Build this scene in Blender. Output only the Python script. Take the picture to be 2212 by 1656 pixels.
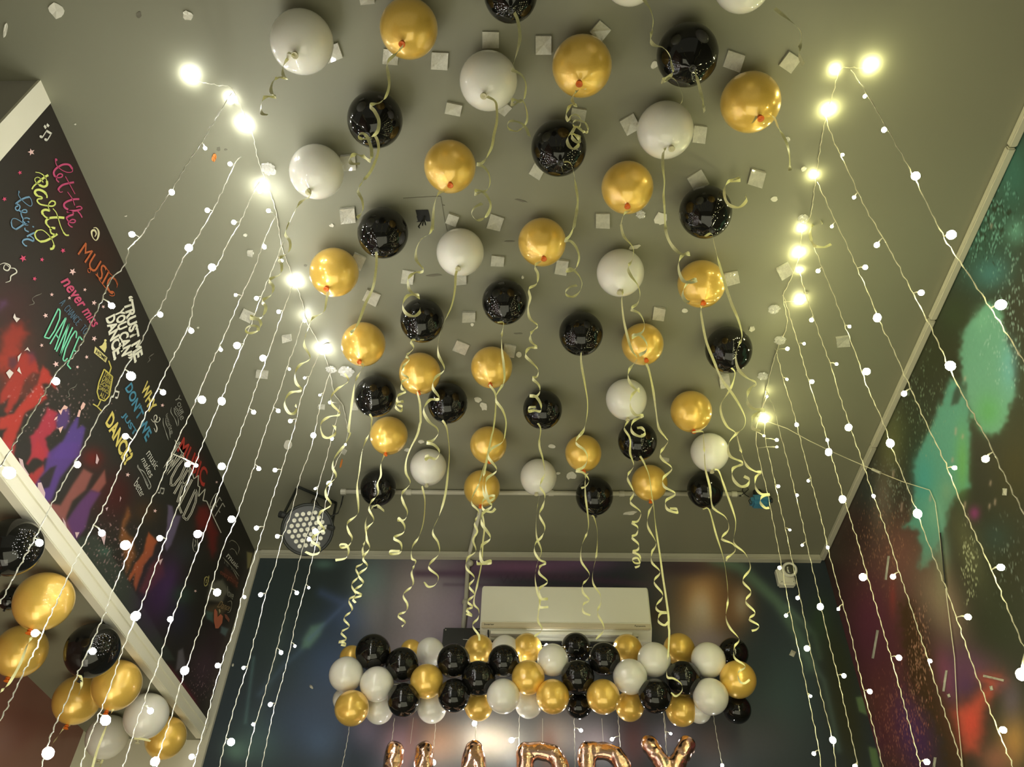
import bpy, bmesh, math, random
import numpy as np
from mathutils import Vector, Matrix
random.seed(7); rng = np.random.RandomState(11)
S = bpy.context.scene; COL = S.collection
for o in list(bpy.data.objects): bpy.data.objects.remove(o)
# ---------------------------------------------------------------- camera
PITCH, YAW, ROLL, FPX = 0.76841658, -0.04869096, 0.03516477, 1759.53171
CX, CY, CZ = 1106.0, 828.0, 1.3
Fw = Vector((math.sin(YAW)*math.cos(PITCH), math.cos(YAW)*math.cos(PITCH), math.sin(PITCH)))
r0 = Fw.cross(Vector((0, 0, 1))).normalized(); u0 = r0.cross(Fw)
Rt = math.cos(ROLL)*r0 + math.sin(ROLL)*u0; Up = -math.sin(ROLL)*r0 + math.cos(ROLL)*u0
cam = bpy.data.cameras.new('camera'); co = bpy.data.objects.new('camera', cam); COL.objects.link(co)
co.matrix_world = Matrix(((Rt.x, Up.x, -Fw.x, 0), (Rt.y, Up.y, -Fw.y, 0), (Rt.z, Up.z, -Fw.z, CZ), (0, 0, 0, 1)))
cam.sensor_fit = 'HORIZONTAL'; cam.sensor_width = 36; cam.lens = 36*FPX/2212; cam.clip_start = .02
S.camera = co
# ---------------------------------------------------------------- world, light, exposure
w = bpy.data.worlds.new('world'); S.world = w; w.use_nodes = True
w.node_tree.nodes['Background'].inputs[0].default_value = (.98, .95, .70, 1)
w.node_tree.nodes['Background'].inputs[1].default_value = .21
def area(name, loc, target, size, power, color):
    l = bpy.data.lights.new(name, 'AREA'); l.shape = 'RECTANGLE'; l.size, l.size_y = size; l.energy = power; l.color = color
    o = bpy.data.objects.new(name, l); COL.objects.link(o); o.location = loc
    o.rotation_euler = (Vector(target)-Vector(loc)).to_track_quat('-Z', 'Y').to_euler()
    return o
area('niche_fill', (-1.5, 2.0, .5), (-1.75, 3.5, 2.4), (.8, 1.2), 8, (1, .93, .74))  # added fill panel, no real fixture; brightens the niche and its back wall
area('floor_fill', (0, 1.9, .06), (0, 2.7, 3), (2.85, 3.7), 56, (.98, .95, .68))  # added fill panel over the floor, no real fixture; lifts ceiling and back wall
S.view_settings.view_transform = 'Standard'; S.view_settings.look = 'None'
S.view_settings.gamma = 1; S.view_settings.use_curve_mapping = False; S.view_settings.exposure = 0.0
S.cycles.use_denoising = True
S.cycles.sample_clamp_indirect = 10
S.cycles.max_bounces = 6; S.cycles.transparent_max_bounces = 8
# ---------------------------------------------------------------- geometry of the place
A, B, D, H = 1.4923, 1.4495, 3.6511, 3.6       # left wall, right wall, back wall, ceiling
XN, ZN = -1.99, 2.635                          # niche: its left wall and its low ceiling
def ray(x, y): return Fw*FPX + Rt*(x-CX) - Up*(y-CY)
def onx(x, y, X): v = ray(x, y); return Vector((X, v.y/v.x*X, CZ+v.z/v.x*X))
def ony(x, y, Y): v = ray(x, y); return Vector((v.x/v.y*Y, Y, CZ+v.z/v.y*Y))
def onz(x, y, Z): v = ray(x, y); k = (Z-CZ)/v.z; return Vector((v.x*k, v.y*k, Z))
def depth(p): return (p-Vector((0, 0, CZ))).dot(Fw)
def to_px(P):
    P = np.asarray(P, float)-np.array([0, 0, CZ]); w_ = np.maximum(P@np.array(Fw), .05)
    return np.stack([CX+FPX*(P@np.array(Rt))/w_, CY-FPX*(P@np.array(Up))/w_], -1)
def L1(c):
    c = c/255.; return c/12.92 if c <= .04045 else ((c+.055)/1.055)**2.4
def rgb(r, g, b, k=1.): return (L1(r)*k, L1(g)*k, L1(b)*k, 1)
# ---------------------------------------------------------------- materials
def mat(name, col, rough=.5, metal=0, coat=0, noise=0, emit=None, es=0, sss=0, trans=0, nscale=8, bump=0, alpha=1, coatr=.03):
    m = bpy.data.materials.new(name); m.use_nodes = True; n = m.node_tree; b = n.nodes['Principled BSDF']
    b.inputs['Roughness'].default_value = rough; b.inputs['Metallic'].default_value = metal
    b.inputs['Coat Weight'].default_value = coat; b.inputs['Coat Roughness'].default_value = coatr
    b.inputs['Transmission Weight'].default_value = trans; b.inputs['Alpha'].default_value = alpha
    b.inputs['Subsurface Weight'].default_value = sss; b.inputs['Subsurface Radius'].default_value = (.03, .02, .01)
    if len(col) == 3: col = (*col, 1)
    b.inputs['Base Color'].default_value = col
    tc = n.nodes.new('ShaderNodeTexCoord'); nz = n.nodes.new('ShaderNodeTexNoise'); nz.inputs['Scale'].default_value = nscale; nz.inputs['Detail'].default_value = 5
    n.links.new(tc.outputs['Object'], nz.inputs['Vector'])
    mr = n.nodes.new('ShaderNodeMapRange'); mr.inputs['To Min'].default_value = 1-noise; mr.inputs['To Max'].default_value = 1+noise
    n.links.new(nz.outputs['Fac'], mr.inputs['Value'])
    mx = n.nodes.new('ShaderNodeMix'); mx.data_type = 'RGBA'; mx.blend_type = 'MULTIPLY'; mx.inputs[0].default_value = 1
    mx.inputs[6].default_value = col; n.links.new(mr.outputs[0], mx.inputs[7]); n.links.new(mx.outputs[2], b.inputs['Base Color'])
    if bump:
        bp = n.nodes.new('ShaderNodeBump'); bp.inputs['Strength'].default_value = bump; bp.inputs['Distance'].default_value = .01
        n.links.new(nz.outputs['Fac'], bp.inputs['Height']); n.links.new(bp.outputs[0], b.inputs['Normal'])
    if emit: b.inputs['Emission Color'].default_value = (*emit, 1); b.inputs['Emission Strength'].default_value = es
    return m
def vmat(name, rough=.5, noise=.08, nscale=60, spec=.5):
    m = mat(name, (1, 1, 1), rough, noise=noise, nscale=nscale); n = m.node_tree
    n.nodes['Principled BSDF'].inputs['Specular IOR Level'].default_value = spec
    a = n.nodes.new('ShaderNodeVertexColor'); a.layer_name = 'paint'
    mx = [q for q in n.nodes if q.type == 'MIX'][0]; n.links.new(a.outputs['Color'], mx.inputs[6])
    return m
M = dict(
 ceiling=mat('grey_plaster', (.238, .236, .168), .55, noise=.08, nscale=1.7, bump=.05),
 cream=mat('cream_paint', (.80, .77, .62), .5, noise=.04),
 shaded=mat('shaded_plaster', (.40, .38, .33), .7, noise=.05),  # shade of the grazing-lit bulkhead front is put into this base colour
 floor=mat('floor_tile', (.25, .23, .2), .4, noise=.2),
 maroon=mat('glossy_maroon', (.26, .11, .085), .22, noise=.15, nscale=2, coat=.3, coatr=.2),
 duct=mat('cream_plastic_duct', (.55, .53, .42), .45, noise=.05),
 white=mat('white_latex', (.86, .84, .76), .3, coat=1, sss=.15, noise=.02, coatr=.04),
 gold=mat('pearl_gold_latex', (.96, .62, .12), .30, metal=.36, coat=1, noise=.05, nscale=20, coatr=.04),
 black=mat('black_latex', (.007, .007, .006), .06, coat=0, noise=.2),
 kgold=mat('orange_latex_knot', (.75, .16, .01), .4), kwhite=mat('cream_latex_knot', (.62, .58, .38), .4), kblack=mat('black_latex_knot', (.02, .02, .018), .3),
 ribbon=mat('pale_yellow_satin_ribbon', (.93, .91, .48), .35, metal=.0, noise=.15, nscale=90, trans=.0, sss=.0),
 tape=mat('clear_foam_tape', (.55, .54, .45), .12, coat=.8, noise=.25, nscale=60, bump=.5),
 paper=mat('white_paper', (.75, .73, .62), .6),
 cleartape=mat('crumpled_clear_tape', (.9, .9, .84), .05, coat=1, bump=.4, nscale=60, alpha=.42),
 wire=mat('translucent_white_wire', (.86, .84, .72), .35, noise=.1, nscale=200),
 wire_y=mat('translucent_warm_wire', (.84, .80, .58), .35, noise=.1, nscale=200),
 bulb_l=mat('lit_white_led', (1, 1, 1), .3, emit=(1, .99, .91), es=158),
 bulb_r=mat('lit_warm_led', (1, 1, 1), .3, emit=(.98, .94, .48), es=140),
 acw=mat('white_plastic', (.80, .79, .66), .35, noise=.03), acg=mat('beige_plastic', (.62, .55, .38), .4),
 blackp=mat('black_plastic', (.018, .02, .018), .38, noise=.2), dark=mat('dark_slot', (.006, .006, .005), .6),
 darkg=mat('dark_green_black_metal', (.008, .011, .008), .5, noise=.2),
 lens=mat('clear_led_lens', (.75, .74, .62), .12, coat=1), lensd=mat('lens_centre', (.2, .2, .17), .2),
 blue=mat('blue_plastic', (.05, .20, .33), .25, coat=.5, noise=.2, nscale=60), orange=mat('orange_scrap', (.65, .22, .04), .5),
 rosegold=mat('rose_gold_foil', (.93, .60, .46), .14, metal=1, bump=.3, nscale=40),
 glassd=mat('dark_glass', (.05, .05, .03), .08, coat=1), thread=mat('white_thread', (.8, .78, .66), .6),
 grime=mat('grey_smudge', (.16, .15, .11), .8),
)
# ---------------------------------------------------------------- object helpers
def new(name, me, m, parent=None, label=None, loc=None):
    o = bpy.data.objects.new(name, me); COL.objects.link(o)
    if m is not None:
        me.materials.clear(); me.materials.append(m)
    if parent is not None: o.parent = parent
    if loc is not None: o.location = loc
    if label: o['label'] = label
    return o
def thing(name, label, cat, loc=(0, 0, 0), group=None):
    o = bpy.data.objects.new(name, None); COL.objects.link(o); o.location = loc; o.empty_display_size = .05
    o['label'] = label; o['category'] = cat
    if group: o['group'] = group
    return o
def tag(o, label, cat, group=None):
    o['label'] = label; o['category'] = cat
    if group: o['group'] = group
    return o
def mesh(verts, faces, smooth=False, off=(0, 0, 0)):
    me = bpy.data.meshes.new('m'); off = Vector(off)
    me.from_pydata([tuple(Vector(v)-off) for v in verts], [], faces); me.update()
    if smooth: me.polygons.foreach_set('use_smooth', [True]*len(me.polygons))
    return me
class MB:                                           # collects shapes into one mesh
    def __init__(s): s.v = []; s.f = []
    def add(s, v, f):
        n = len(s.v); s.v += [Vector(p) for p in v]; s.f += [tuple(i+n for i in q) for q in f]; return s
    def box(s, lo, hi, bev=0, rot=None):
        bm = bmesh.new(); bmesh.ops.create_cube(bm, size=1); lo = Vector(lo); hi = Vector(hi)
        for v in bm.verts: v.co = Vector([(lo[i]+hi[i])/2+v.co[i]*(hi[i]-lo[i]) for i in range(3)])
        if bev: bmesh.ops.bevel(bm, geom=bm.edges[:], offset=bev, segments=2, affect='EDGES')
        bm.verts.ensure_lookup_table(); idx = {v: i for i, v in enumerate(bm.verts)}
        vs = [v.co.copy() for v in bm.verts]
        if rot is not None: vs = [rot @ v for v in vs]
        s.add(vs, [tuple(idx[v] for v in f.verts) for f in bm.faces]); bm.free(); return s
    def tube(s, pts, r, n=6, closed=False, cap=True):
        pts = [Vector(p) for p in pts]; N = len(pts); v = []; f = []; ref = Vector((.3, .5, .81)).normalized()
        for i, p in enumerate(pts):
            t = (pts[(i+1) % N if closed else min(i+1, N-1)]-pts[(i-1) % N if closed else max(i-1, 0)])
            t = t.normalized() if t.length > 1e-9 else Vector((0, 0, 1))
            a = t.cross(ref);
            if a.length < .1: a = t.cross(Vector((1, 0, 0)))
            a.normalize(); b = t.cross(a); rr = r[i] if hasattr(r, '__len__') else r
            v += [p+(a*math.cos(2*math.pi*k/n)+b*math.sin(2*math.pi*k/n))*rr for k in range(n)]
        for i in range(N if closed else N-1):
            j = (i+1) % N
            f += [(i*n+k, i*n+(k+1) % n, j*n+(k+1) % n, j*n+k) for k in range(n)]
        if not closed and cap: f += [tuple(range(n))[::-1], tuple((N-1)*n+k for k in range(n))]
        return s.add(v, f)
    def sphere(s, c, r, nu=12, nv=8, sc=(1, 1, 1)):
        v = [Vector((0, 0, 1))]; f = []
        for j in range(1, nv):
            for i in range(nu):
                a = math.pi*j/nv; b = 2*math.pi*i/nu; v.append(Vector((math.sin(a)*math.cos(b), math.sin(a)*math.sin(b), math.cos(a))))
        v.append(Vector((0, 0, -1))); e = len(v)-1
        for i in range(nu):
            f.append((0, 1+i, 1+(i+1) % nu)); f.append((e, 1+(nv-2)*nu+(i+1) % nu, 1+(nv-2)*nu+i))
            for j in range(nv-2):
                a = 1+j*nu+i; b = 1+j*nu+(i+1) % nu; f.append((a, a+nu, b+nu, b))
        return s.add([Vector(c)+Vector((p.x*r*sc[0], p.y*r*sc[1], p.z*r*sc[2])) for p in v], f)
    def lathe(s, prof, axis_o, axis_d, n=24, caps=True):
        z = Vector(axis_d).normalized(); a = z.cross(Vector((0, 0, 1)) if abs(z.z) < .9 else Vector((1, 0, 0))).normalized(); b = z.cross(a)
        v = []; f = []
        for (r, h) in prof: v += [Vector(axis_o)+z*h+(a*math.cos(2*math.pi*k/n)+b*math.sin(2*math.pi*k/n))*r for k in range(n)]
        for i in range(len(prof)-1): f += [(i*n+k, i*n+(k+1) % n, (i+1)*n+(k+1) % n, (i+1)*n+k) for k in range(n)]
        if caps: f += [tuple(range(n))[::-1], tuple((len(prof)-1)*n+k for k in range(n))]
        return s.add(v, f)
    def build(s, name, m, parent=None, smooth=False, label=None, off=(0, 0, 0)):
        return new(name, mesh(s.v, s.f, smooth, off), m, parent, label)
def struct(name, mb, m, parent=None):
    o = mb.build(name, m, parent); o['kind'] = 'structure'; return o
def P(s): return [tuple(float(q) for q in t.split(',')) for t in s.split()]
def spline(pts, n):                                  # Catmull-Rom resample of 2-D points, even steps
    p = np.array(pts, float); q = np.vstack([2*p[0]-p[1], p, 2*p[-1]-p[-2]]); out = []
    for i in range(1, len(q)-2):
        t = np.linspace(0, 1, 12, endpoint=False)[:, None]
        a, b, c, d = q[i-1], q[i], q[i+1], q[i+2]
        out.append(.5*((2*b)+(c-a)*t+(2*a-5*b+4*c-d)*t**2+(3*b-a-3*c+d)*t**3))
    out = np.vstack(out+[p[-1:]]); s = np.r_[0, np.cumsum(np.linalg.norm(np.diff(out, axis=0), axis=1))]
    u = np.linspace(0, s[-1], n); return np.stack([np.interp(u, s, out[:, k]) for k in range(2)], -1), s[-1]
# ================================================================ painting on walls
def vnoise(u, v, seed=0):
    r = np.random.RandomState(seed).rand(64, 64); iu = np.floor(u).astype(int); iv = np.floor(v).astype(int); fu = u-iu; fv = v-iv
    fu = fu*fu*(3-2*fu); fv = fv*fv*(3-2*fv); g = lambda a, b: r[a % 64, b % 64]
    return (g(iu, iv)*(1-fu)+g(iu+1, iv)*fu)*(1-fv)+(g(iu, iv+1)*(1-fu)+g(iu+1, iv+1)*fu)*fv
class Paint:
    def __init__(s, P3, uv, base, k):
        s.p = to_px(P3); s.uv = uv; s.k = k; s.c = np.tile(np.array(base, float), (len(s.p), 1))
    def over(s, a, col):
        a = np.clip(a, 0, 1)[:, None]; s.c = s.c*(1-a)+np.array(col, float)*a
    def blob(s, cx, cy, rx, ry, col, al=1, ang=0, hard=1.0, wob=.0, seed=1):
        d = s.p-[cx, cy]; t = math.radians(ang); x = (d[:, 0]*math.cos(t)+d[:, 1]*math.sin(t))/rx; y = (-d[:, 0]*math.sin(t)+d[:, 1]*math.cos(t))/ry
        r = np.sqrt(x*x+y*y)
        if wob: r = r+wob*(vnoise(s.p[:, 0]/25+90, s.p[:, 1]/25+90, seed)-.5)
        s.over(al*(np.exp(-(r**2)*1.2) if hard <= 1 else 1/(1+np.exp((r-1)*hard))), col)
    def poly(s, pts, col, al=1, soft=2., wob=0, seed=2):
        q = np.array(pts, float); x, y = s.p[:, 0].copy(), s.p[:, 1].copy()
        if wob:
            x = x+wob*(vnoise(s.p[:, 0]/9+50, s.p[:, 1]/9+50, seed)-.5)*2; y = y+wob*(vnoise(s.p[:, 0]/9+50, s.p[:, 1]/9+50, seed+5)-.5)*2
        m = (x > q[:, 0].min()-4*soft) & (x < q[:, 0].max()+4*soft) & (y > q[:, 1].min()-4*soft) & (y < q[:, 1].max()+4*soft)
        X, Y = x[m], y[m]; ins = np.zeros(len(X), bool); dm = np.full(len(X), 1e9)
        for i in range(len(q)):
            x1, y1 = q[i]; x2, y2 = q[(i+1) % len(q)]
            if y1 != y2:
                c = ((y1 > Y) != (y2 > Y)) & (X < (x2-x1)*(Y-y1)/(y2-y1)+x1); ins ^= c
            L = (x2-x1)**2+(y2-y1)**2+1e-9; t = np.clip(((X-x1)*(x2-x1)+(Y-y1)*(y2-y1))/L, 0, 1)
            dm = np.minimum(dm, np.hypot(X-x1-t*(x2-x1), Y-y1-t*(y2-y1)))
        sd = np.where(ins, dm, -dm); a = np.zeros(len(x)); a[m] = al/(1+np.exp(-np.clip(sd/soft*2, -30, 30))); s.over(a, col)
    def line(s, pts, w, col, al=1, soft=1.5):
        q = np.array(pts, float); X, Y = s.p[:, 0], s.p[:, 1]; dm = np.full(len(X), 1e9)
        for i in range(len(q)-1):
            x1, y1 = q[i]; x2, y2 = q[i+1]; L = (x2-x1)**2+(y2-y1)**2+1e-9; t = np.clip(((X-x1)*(x2-x1)+(Y-y1)*(y2-y1))/L, 0, 1)
            dm = np.minimum(dm, np.hypot(X-x1-t*(x2-x1), Y-y1-t*(y2-y1)))
        s.over(al/(1+np.exp(np.clip((dm-w/2)/soft*2, -30, 30))), col)
    def speck(s, cx, cy, rx, ry, col, dens=.5, cell=.012, al=.8, seed=3, ang=0):
        d = s.p-[cx, cy]; t = math.radians(ang); x = (d[:, 0]*math.cos(t)+d[:, 1]*math.sin(t))/rx; y = (-d[:, 0]*math.sin(t)+d[:, 1]*math.cos(t))/ry
        wgt = np.exp(-(x*x+y*y)*1.1); n = vnoise(s.uv[:, 0]/cell+200, s.uv[:, 1]/cell+200, seed)
        s.over(al*np.clip((n-(1-dens*wgt*.75))*8, 0, 1)*np.clip(wgt*2, 0, 1), col)
    tint = (1, 1, 1)
    def lin(s):
        c = np.clip(s.c*np.array(s.tint)/255., 0, 1); return np.clip(np.where(c <= .04045, c/12.92, ((c+.055)/1.055)**2.4)*s.k, 0, .95)
def grid_wall(name, m, axis, const, u0, u1, v0, v1, step, base, k, paintfn, flip=False):
    nu = max(2, int((u1-u0)/step)+1); nv = max(2, int((v1-v0)/step)+1)
    U, V = np.meshgrid(np.linspace(u0, u1, nu), np.linspace(v0, v1, nv)); U = U.ravel(); V = V.ravel()
    P3 = np.stack([np.full_like(U, const), U, V] if axis == 'x' else [U, np.full_like(U, const), V], -1)
    i = np.arange(nu*nv).reshape(nv, nu); q = np.stack([i[:-1, :-1], i[:-1, 1:], i[1:, 1:], i[1:, :-1]], -1).reshape(-1, 4)
    if flip: q = q[:, ::-1]
    me = bpy.data.meshes.new(name); me.vertices.add(len(P3)); me.vertices.foreach_set('co', P3.ravel())
    me.loops.add(q.size); me.loops.foreach_set('vertex_index', q.ravel().astype(np.int32)); me.polygons.add(len(q))
    me.polygons.foreach_set('loop_start', (np.arange(len(q))*4).astype(np.int32)); me.update(calc_edges=True); me.validate()
    pt = Paint(P3, np.stack([U, V], -1), base, k); paintfn(pt)
    ca = me.color_attributes.new('paint', 'FLOAT_COLOR', 'POINT'); c = pt.lin(); ca.data.foreach_set('color', np.c_[c, np.ones(len(c))].ravel())
    o = new(name, me, m); o['kind'] = 'structure'; return o
def Z(ox, oy, sc, s): return [(ox+x/sc, oy+y/sc) for x, y in P(s)]
def c2(s): return Z(0, 620, 4.6, s)
def c4(s): return Z(0, 960, 4.6, s)
def c5(s): return Z(340, 940, 3.943, s)
def c1(s): return Z(0, 150, 2.366, s)
def paint_left(p):
    p.blob(150, 420, 170, 200, (44, 34, 28), .7); p.blob(330, 1000, 200, 140, (36, 38, 34), .7)
    p.blob(150, 440, 60, 80, (70, 24, 28), .35); p.blob(205, 560, 60, 60, (62, 26, 18), .5); p.blob(165, 700, 60, 60, (60, 26, 30), .3)
    p.blob(20, 660, 70, 70, (70, 30, 30), .6); p.poly(c2('0,140 60,130 70,170 0,230'), (90, 55, 100), .8, 6)
    p.poly(c2('0,500 90,370 240,360 265,470 190,600 210,700 90,790 0,830'), (150, 46, 34), .9, 9, 6)
    p.blob(30, 800, 50, 60, (165, 52, 36), .8, wob=.5)
    p.poly(c2('90,700 150,690 190,760 120,820 80,780'), (66, 44, 62), .7, 4)
    p.poly(c2('250,650 330,660 380,780 390,860 330,850 240,930 200,1080 80,1260 40,1240 90,1110 0,1160 0,1060 140,860 190,720'), (158, 48, 38), .95, 2.5, 2)
    p.poly(c2('270,630 340,640 360,720 300,760'), (80, 44, 78), .5, 5)
    p.poly(c2('430,780 490,840 560,950 560,1010 500,960 420,960 460,1110 250,1250 130,1560 60,1700 0,1700 0,1560 60,1400 -40,1430 0,1300 130,1250 300,1050 370,960 400,860'), (176, 52, 42), .95, 2.5, 1.5)
    p.poly(c2('480,1190 570,1250 560,1400 450,1500 510,1700 320,1700 300,1480 380,1390'), (168, 48, 66), .95, 2.5, 1.5)
    p.poly(c2('630,1190 690,1210 690,1330 650,1410 570,1400 550,1300'), (86, 60, 120), .9, 3)
    p.poly(c2('760,1290 785,1295 770,1400 820,1370 850,1400 830,1490 790,1700 520,1700 640,1500 700,1380'), (84, 62, 136), .95, 2.5)
    p.poly(c4('0,-40 150,-20 150,120 270,300 430,200 445,270 350,430 300,430 180,200 60,90 0,30'), (176, 56, 56), .9, 2.5, 1.5)
    p.poly(c4('370,-60 450,90 430,170 340,110 280,200 260,190 330,60'), (168, 48, 58), .95, 2)
    p.poly(c4('600,-20 780,-20 740,150 600,330 520,540 470,600 330,430 440,260 480,80'), (88, 60, 136), .9, 3)
    for q in ('140,80 300,-60 300,60 240,130 150,130', '290,200 380,170 330,290', '390,340 500,230 560,210 490,420 430,440', '540,600 700,230 830,240 700,440', '640,680 720,470 780,450 750,540 690,720', '760,560 900,300 1000,180 1030,250 930,330 880,460', '750,780 810,730 845,800 790,860'):
        p.poly(c4(q), (42, 38, 34), .9, 2)
    p.blob(200, 990, 26, 24, (104, 26, 20), .9); p.blob(240, 1075, 45, 60, (72, 24, 22), .7); p.blob(255, 1060, 30, 40, (66, 18, 16), .6)
    p.poly(c4('830,240 920,290 850,450 720,560 640,760 520,700 430,580 600,600 720,400'), (140, 82, 76), .95, 2.5)
    p.poly(c4('1040,250 1055,380 980,480 900,450'), (140, 80, 72), .95, 2)
    p.poly(c4('900,450 1000,480 900,640 850,830 720,1000 600,860 700,700 790,570'), (98, 58, 110), .9, 3); p.poly(c4('480,560 640,700 720,900 700,960 600,850'), (136, 84, 80), .8, 3)
    p.blob(315, 1105, 30, 26, (80, 52, 28), .6)
    p.poly(c4('1270,620 1295,700 1240,830 1320,940 1350,1100 1250,1300 1240,1150 1190,900 1210,770'), (150, 92, 46), .75, 4, 2)
    p.poly(c4('1480,870 1560,960 1510,1100 1440,1180 1350,1450 1330,1400 1340,1280 1290,1360 1270,1340 1340,1190 1420,1080 1450,950'), (172, 88, 48), .95, 2, 1)
    p.poly(c4('1500,1200 1600,1100 1640,1300 1450,1490 1390,1450'), (140, 60, 40), .8, 4)
    p.poly([(158, 1178), (172, 1160), (208, 1156), (262, 1228), (378, 1425), (342, 1428), (255, 1318)], (54, 60, 52), 1, 2)
    p.blob(228, 1190, 16, 10, (62, 92, 78), .8)
    p.blob(340, 1280, 45, 95, (60, 34, 76), .8, 15); p.blob(385, 1330, 30, 50, (44, 44, 70), .6); p.blob(365, 1260, 20, 60, (84, 50, 110), .5, 15)
    p.poly(c5('90,590 130,600 140,690 170,680 200,690 120,930 80,980 60,950 80,800'), (110, 98, 130), .8, 2, 1)
    p.blob(395, 1285, 26, 22, (52, 78, 64), .7); p.blob(400, 1190, 30, 34, (48, 54, 58), .6)
    p.poly(c5('200,20 240,30 380,180 410,260 400,420 370,430 340,300 250,220'), (110, 26, 22), .35, 9)
    p.poly(c5('350,610 430,600 460,680 520,830 500,960 470,1040 440,960 420,830 380,800 350,860 330,700'), (130, 30, 26), .75, 6, 2)
    p.blob(445, 1440, 45, 70, (82, 56, 72), .7, 15); p.blob(470, 1380, 25, 45, (58, 38, 44), .6)
    p.poly([(345, 1432), (365, 1440), (398, 1480), (420, 1510), (438, 1562), (385, 1500)], (152, 48, 66), .85, 6)
    p.poly([(385, 1405), (395, 1400), (402, 1440), (380, 1448)], (120, 116, 126), .7, 2)
    p.poly([(452, 1262), (480, 1250), (495, 1275), (480, 1300), (447, 1295)], (140, 138, 120), .7, 3, 2)
    p.poly([(448, 1312), (475, 1300), (492, 1310), (480, 1335), (455, 1325)], (110, 92, 66), .7, 4, 3)
    p.poly([(444, 1318), (460, 1322), (462, 1345), (446, 1335)], (84, 112, 104), .8, 2)
    p.poly([(478, 1352), (494, 1358), (487, 1374), (476, 1366)], (104, 130, 134), .8, 2)
    p.poly([(486, 1225), (515, 1248), (513, 1272), (480, 1242)], (104, 56, 42), .7, 3)
    p.poly([(533, 1191), (546, 1194), (540, 1225), (534, 1228)], (150, 142, 92), .9, 1.5)
    for cx, cy, rx, ry, se in ((120, 870, 160, 90, 5), (250, 1190, 90, 120, 6), (440, 1480, 60, 60, 7)): p.speck(cx, cy, rx, ry, (200, 160, 160), .3, .006, .7, se)
def paint_right(p):
    p.tint = (1.02, .97, 1.22)
    p.blob(1900, 1350, 110, 190, (98, 56, 48), .95, -12); p.blob(1940, 1200, 80, 120, (120, 84, 62), .8); p.blob(1850, 1130, 50, 70, (62, 44, 34), .8)
    p.blob(1890, 1420, 70, 120, (84, 44, 52), .8, -10); p.blob(1930, 1560, 70, 150, (110, 62, 44), .9, -14); p.blob(1985, 1600, 40, 90, (74, 48, 70), .9, -14); p.blob(1895, 1610, 40, 70, (92, 50, 56), .7)
    p.blob(1928, 1290, 8, 40, (150, 66, 48), .7); p.blob(1890, 1060, 50, 50, (40, 56, 46), .8)
    p.blob(1985, 930, 70, 120, (44, 56, 34), .9); p.blob(1925, 960, 30, 90, (96, 106, 54), .85, 8); p.blob(1905, 1080, 25, 90, (112, 104, 74), .8, 4)
    p.blob(2100, 500, 110, 130, (44, 84, 60), .9); p.blob(2190, 370, 60, 120, (52, 110, 82), .8); p.blob(2195, 500, 26, 30, (92, 150, 110), .8); p.blob(2140, 590, 50, 40, (66, 124, 104), .8, -20); p.blob(2000, 760, 90, 80, (46, 54, 28), .9); p.blob(2060, 680, 50, 50, (50, 66, 36), .8)
    p.blob(2220, 900, 60, 200, (46, 52, 28), .8); p.blob(2170, 1300, 70, 200, (40, 48, 26), .95); p.blob(2195, 1010, 50, 90, (56, 54, 24), .9); p.blob(2190, 1230, 40, 80, (42, 44, 24), .8); p.blob(2150, 1160, 40, 40, (44, 64, 50), .7)
    p.poly(Z(1852, 440, 4.6, '1290,970 1430,1000 1450,1130 1530,1500 1570,1900 1500,2060 1480,2150 1420,2270 1260,2300 1130,2100 1080,1900 1040,1700 1020,1450 1040,1260 1140,1150'), (98, 158, 112), 1, 5, 5)
    p.blob(2180, 790, 22, 60, (100, 168, 146), .7); p.blob(2135, 890, 30, 40, (84, 158, 80), .8); p.blob(2120, 690, 20, 30, (110, 176, 122), .6)
    p.poly(Z(1852, 780, 4.6, '920,180 1000,200 1060,300 1100,430 1120,700 1100,1200 1120,1260 1010,1300 900,1500 860,1700 830,1780 760,1930 700,2040 610,2060 640,1860 600,1680 450,1640 540,1560 560,1330 570,1000 700,700 780,520 850,380'), (84, 150, 110), 1, 5, 4)
    p.poly(Z(1852, 780, 4.6, '1000,230 1040,320 1000,420 930,440 960,300'), (50, 66, 48), .9, 3)
    p.blob(1995, 1030, 26, 60, (66, 150, 122), .8); p.blob(2078, 1000, 16, 80, (98, 164, 76), .8); p.blob(2022, 1110, 26, 40, (116, 172, 120), .6); p.blob(2045, 1060, 16, 30, (124, 168, 110), .5)
    p.blob(2035, 1190, 20, 50, (98, 150, 112), .7); p.blob(2020, 1280, 50, 80, (122, 112, 76), .85, -14); p.blob(2050, 1330, 40, 90, (128, 112, 80), .7, -16); p.blob(2035, 1250, 15, 70, (130, 134, 86), .6)
    p.blob(2090, 1180, 30, 100, (86, 92, 54), .8, -18); p.blob(2105, 1108, 13, 16, (128, 52, 92), .8)
    p.poly(Z(1852, 1296, 4.6, '420,60 500,0 560,60 640,300 800,700 900,980 1000,1300 1100,1656 900,1800 860,1400 700,1100 520,900 470,500'), (66, 50, 24), .92, 10, 8)
    p.blob(2045, 1460, 24, 70, (140, 76, 84), .8, -14); p.blob(2110, 1440, 60, 40, (92, 66, 68), .8); p.blob(2085, 1480, 30, 30, (76, 50, 74), .7)
    p.poly(Z(1852, 1296, 4.6, '1010,1060 1100,1010 1200,930 1280,850 1210,760 1420,750 1470,810 1350,930 1260,1060 1225,1200 1215,1380 1190,1520 1060,1500 1000,1300 940,1120'), (192, 86, 54), .92, 16, 4)
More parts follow.
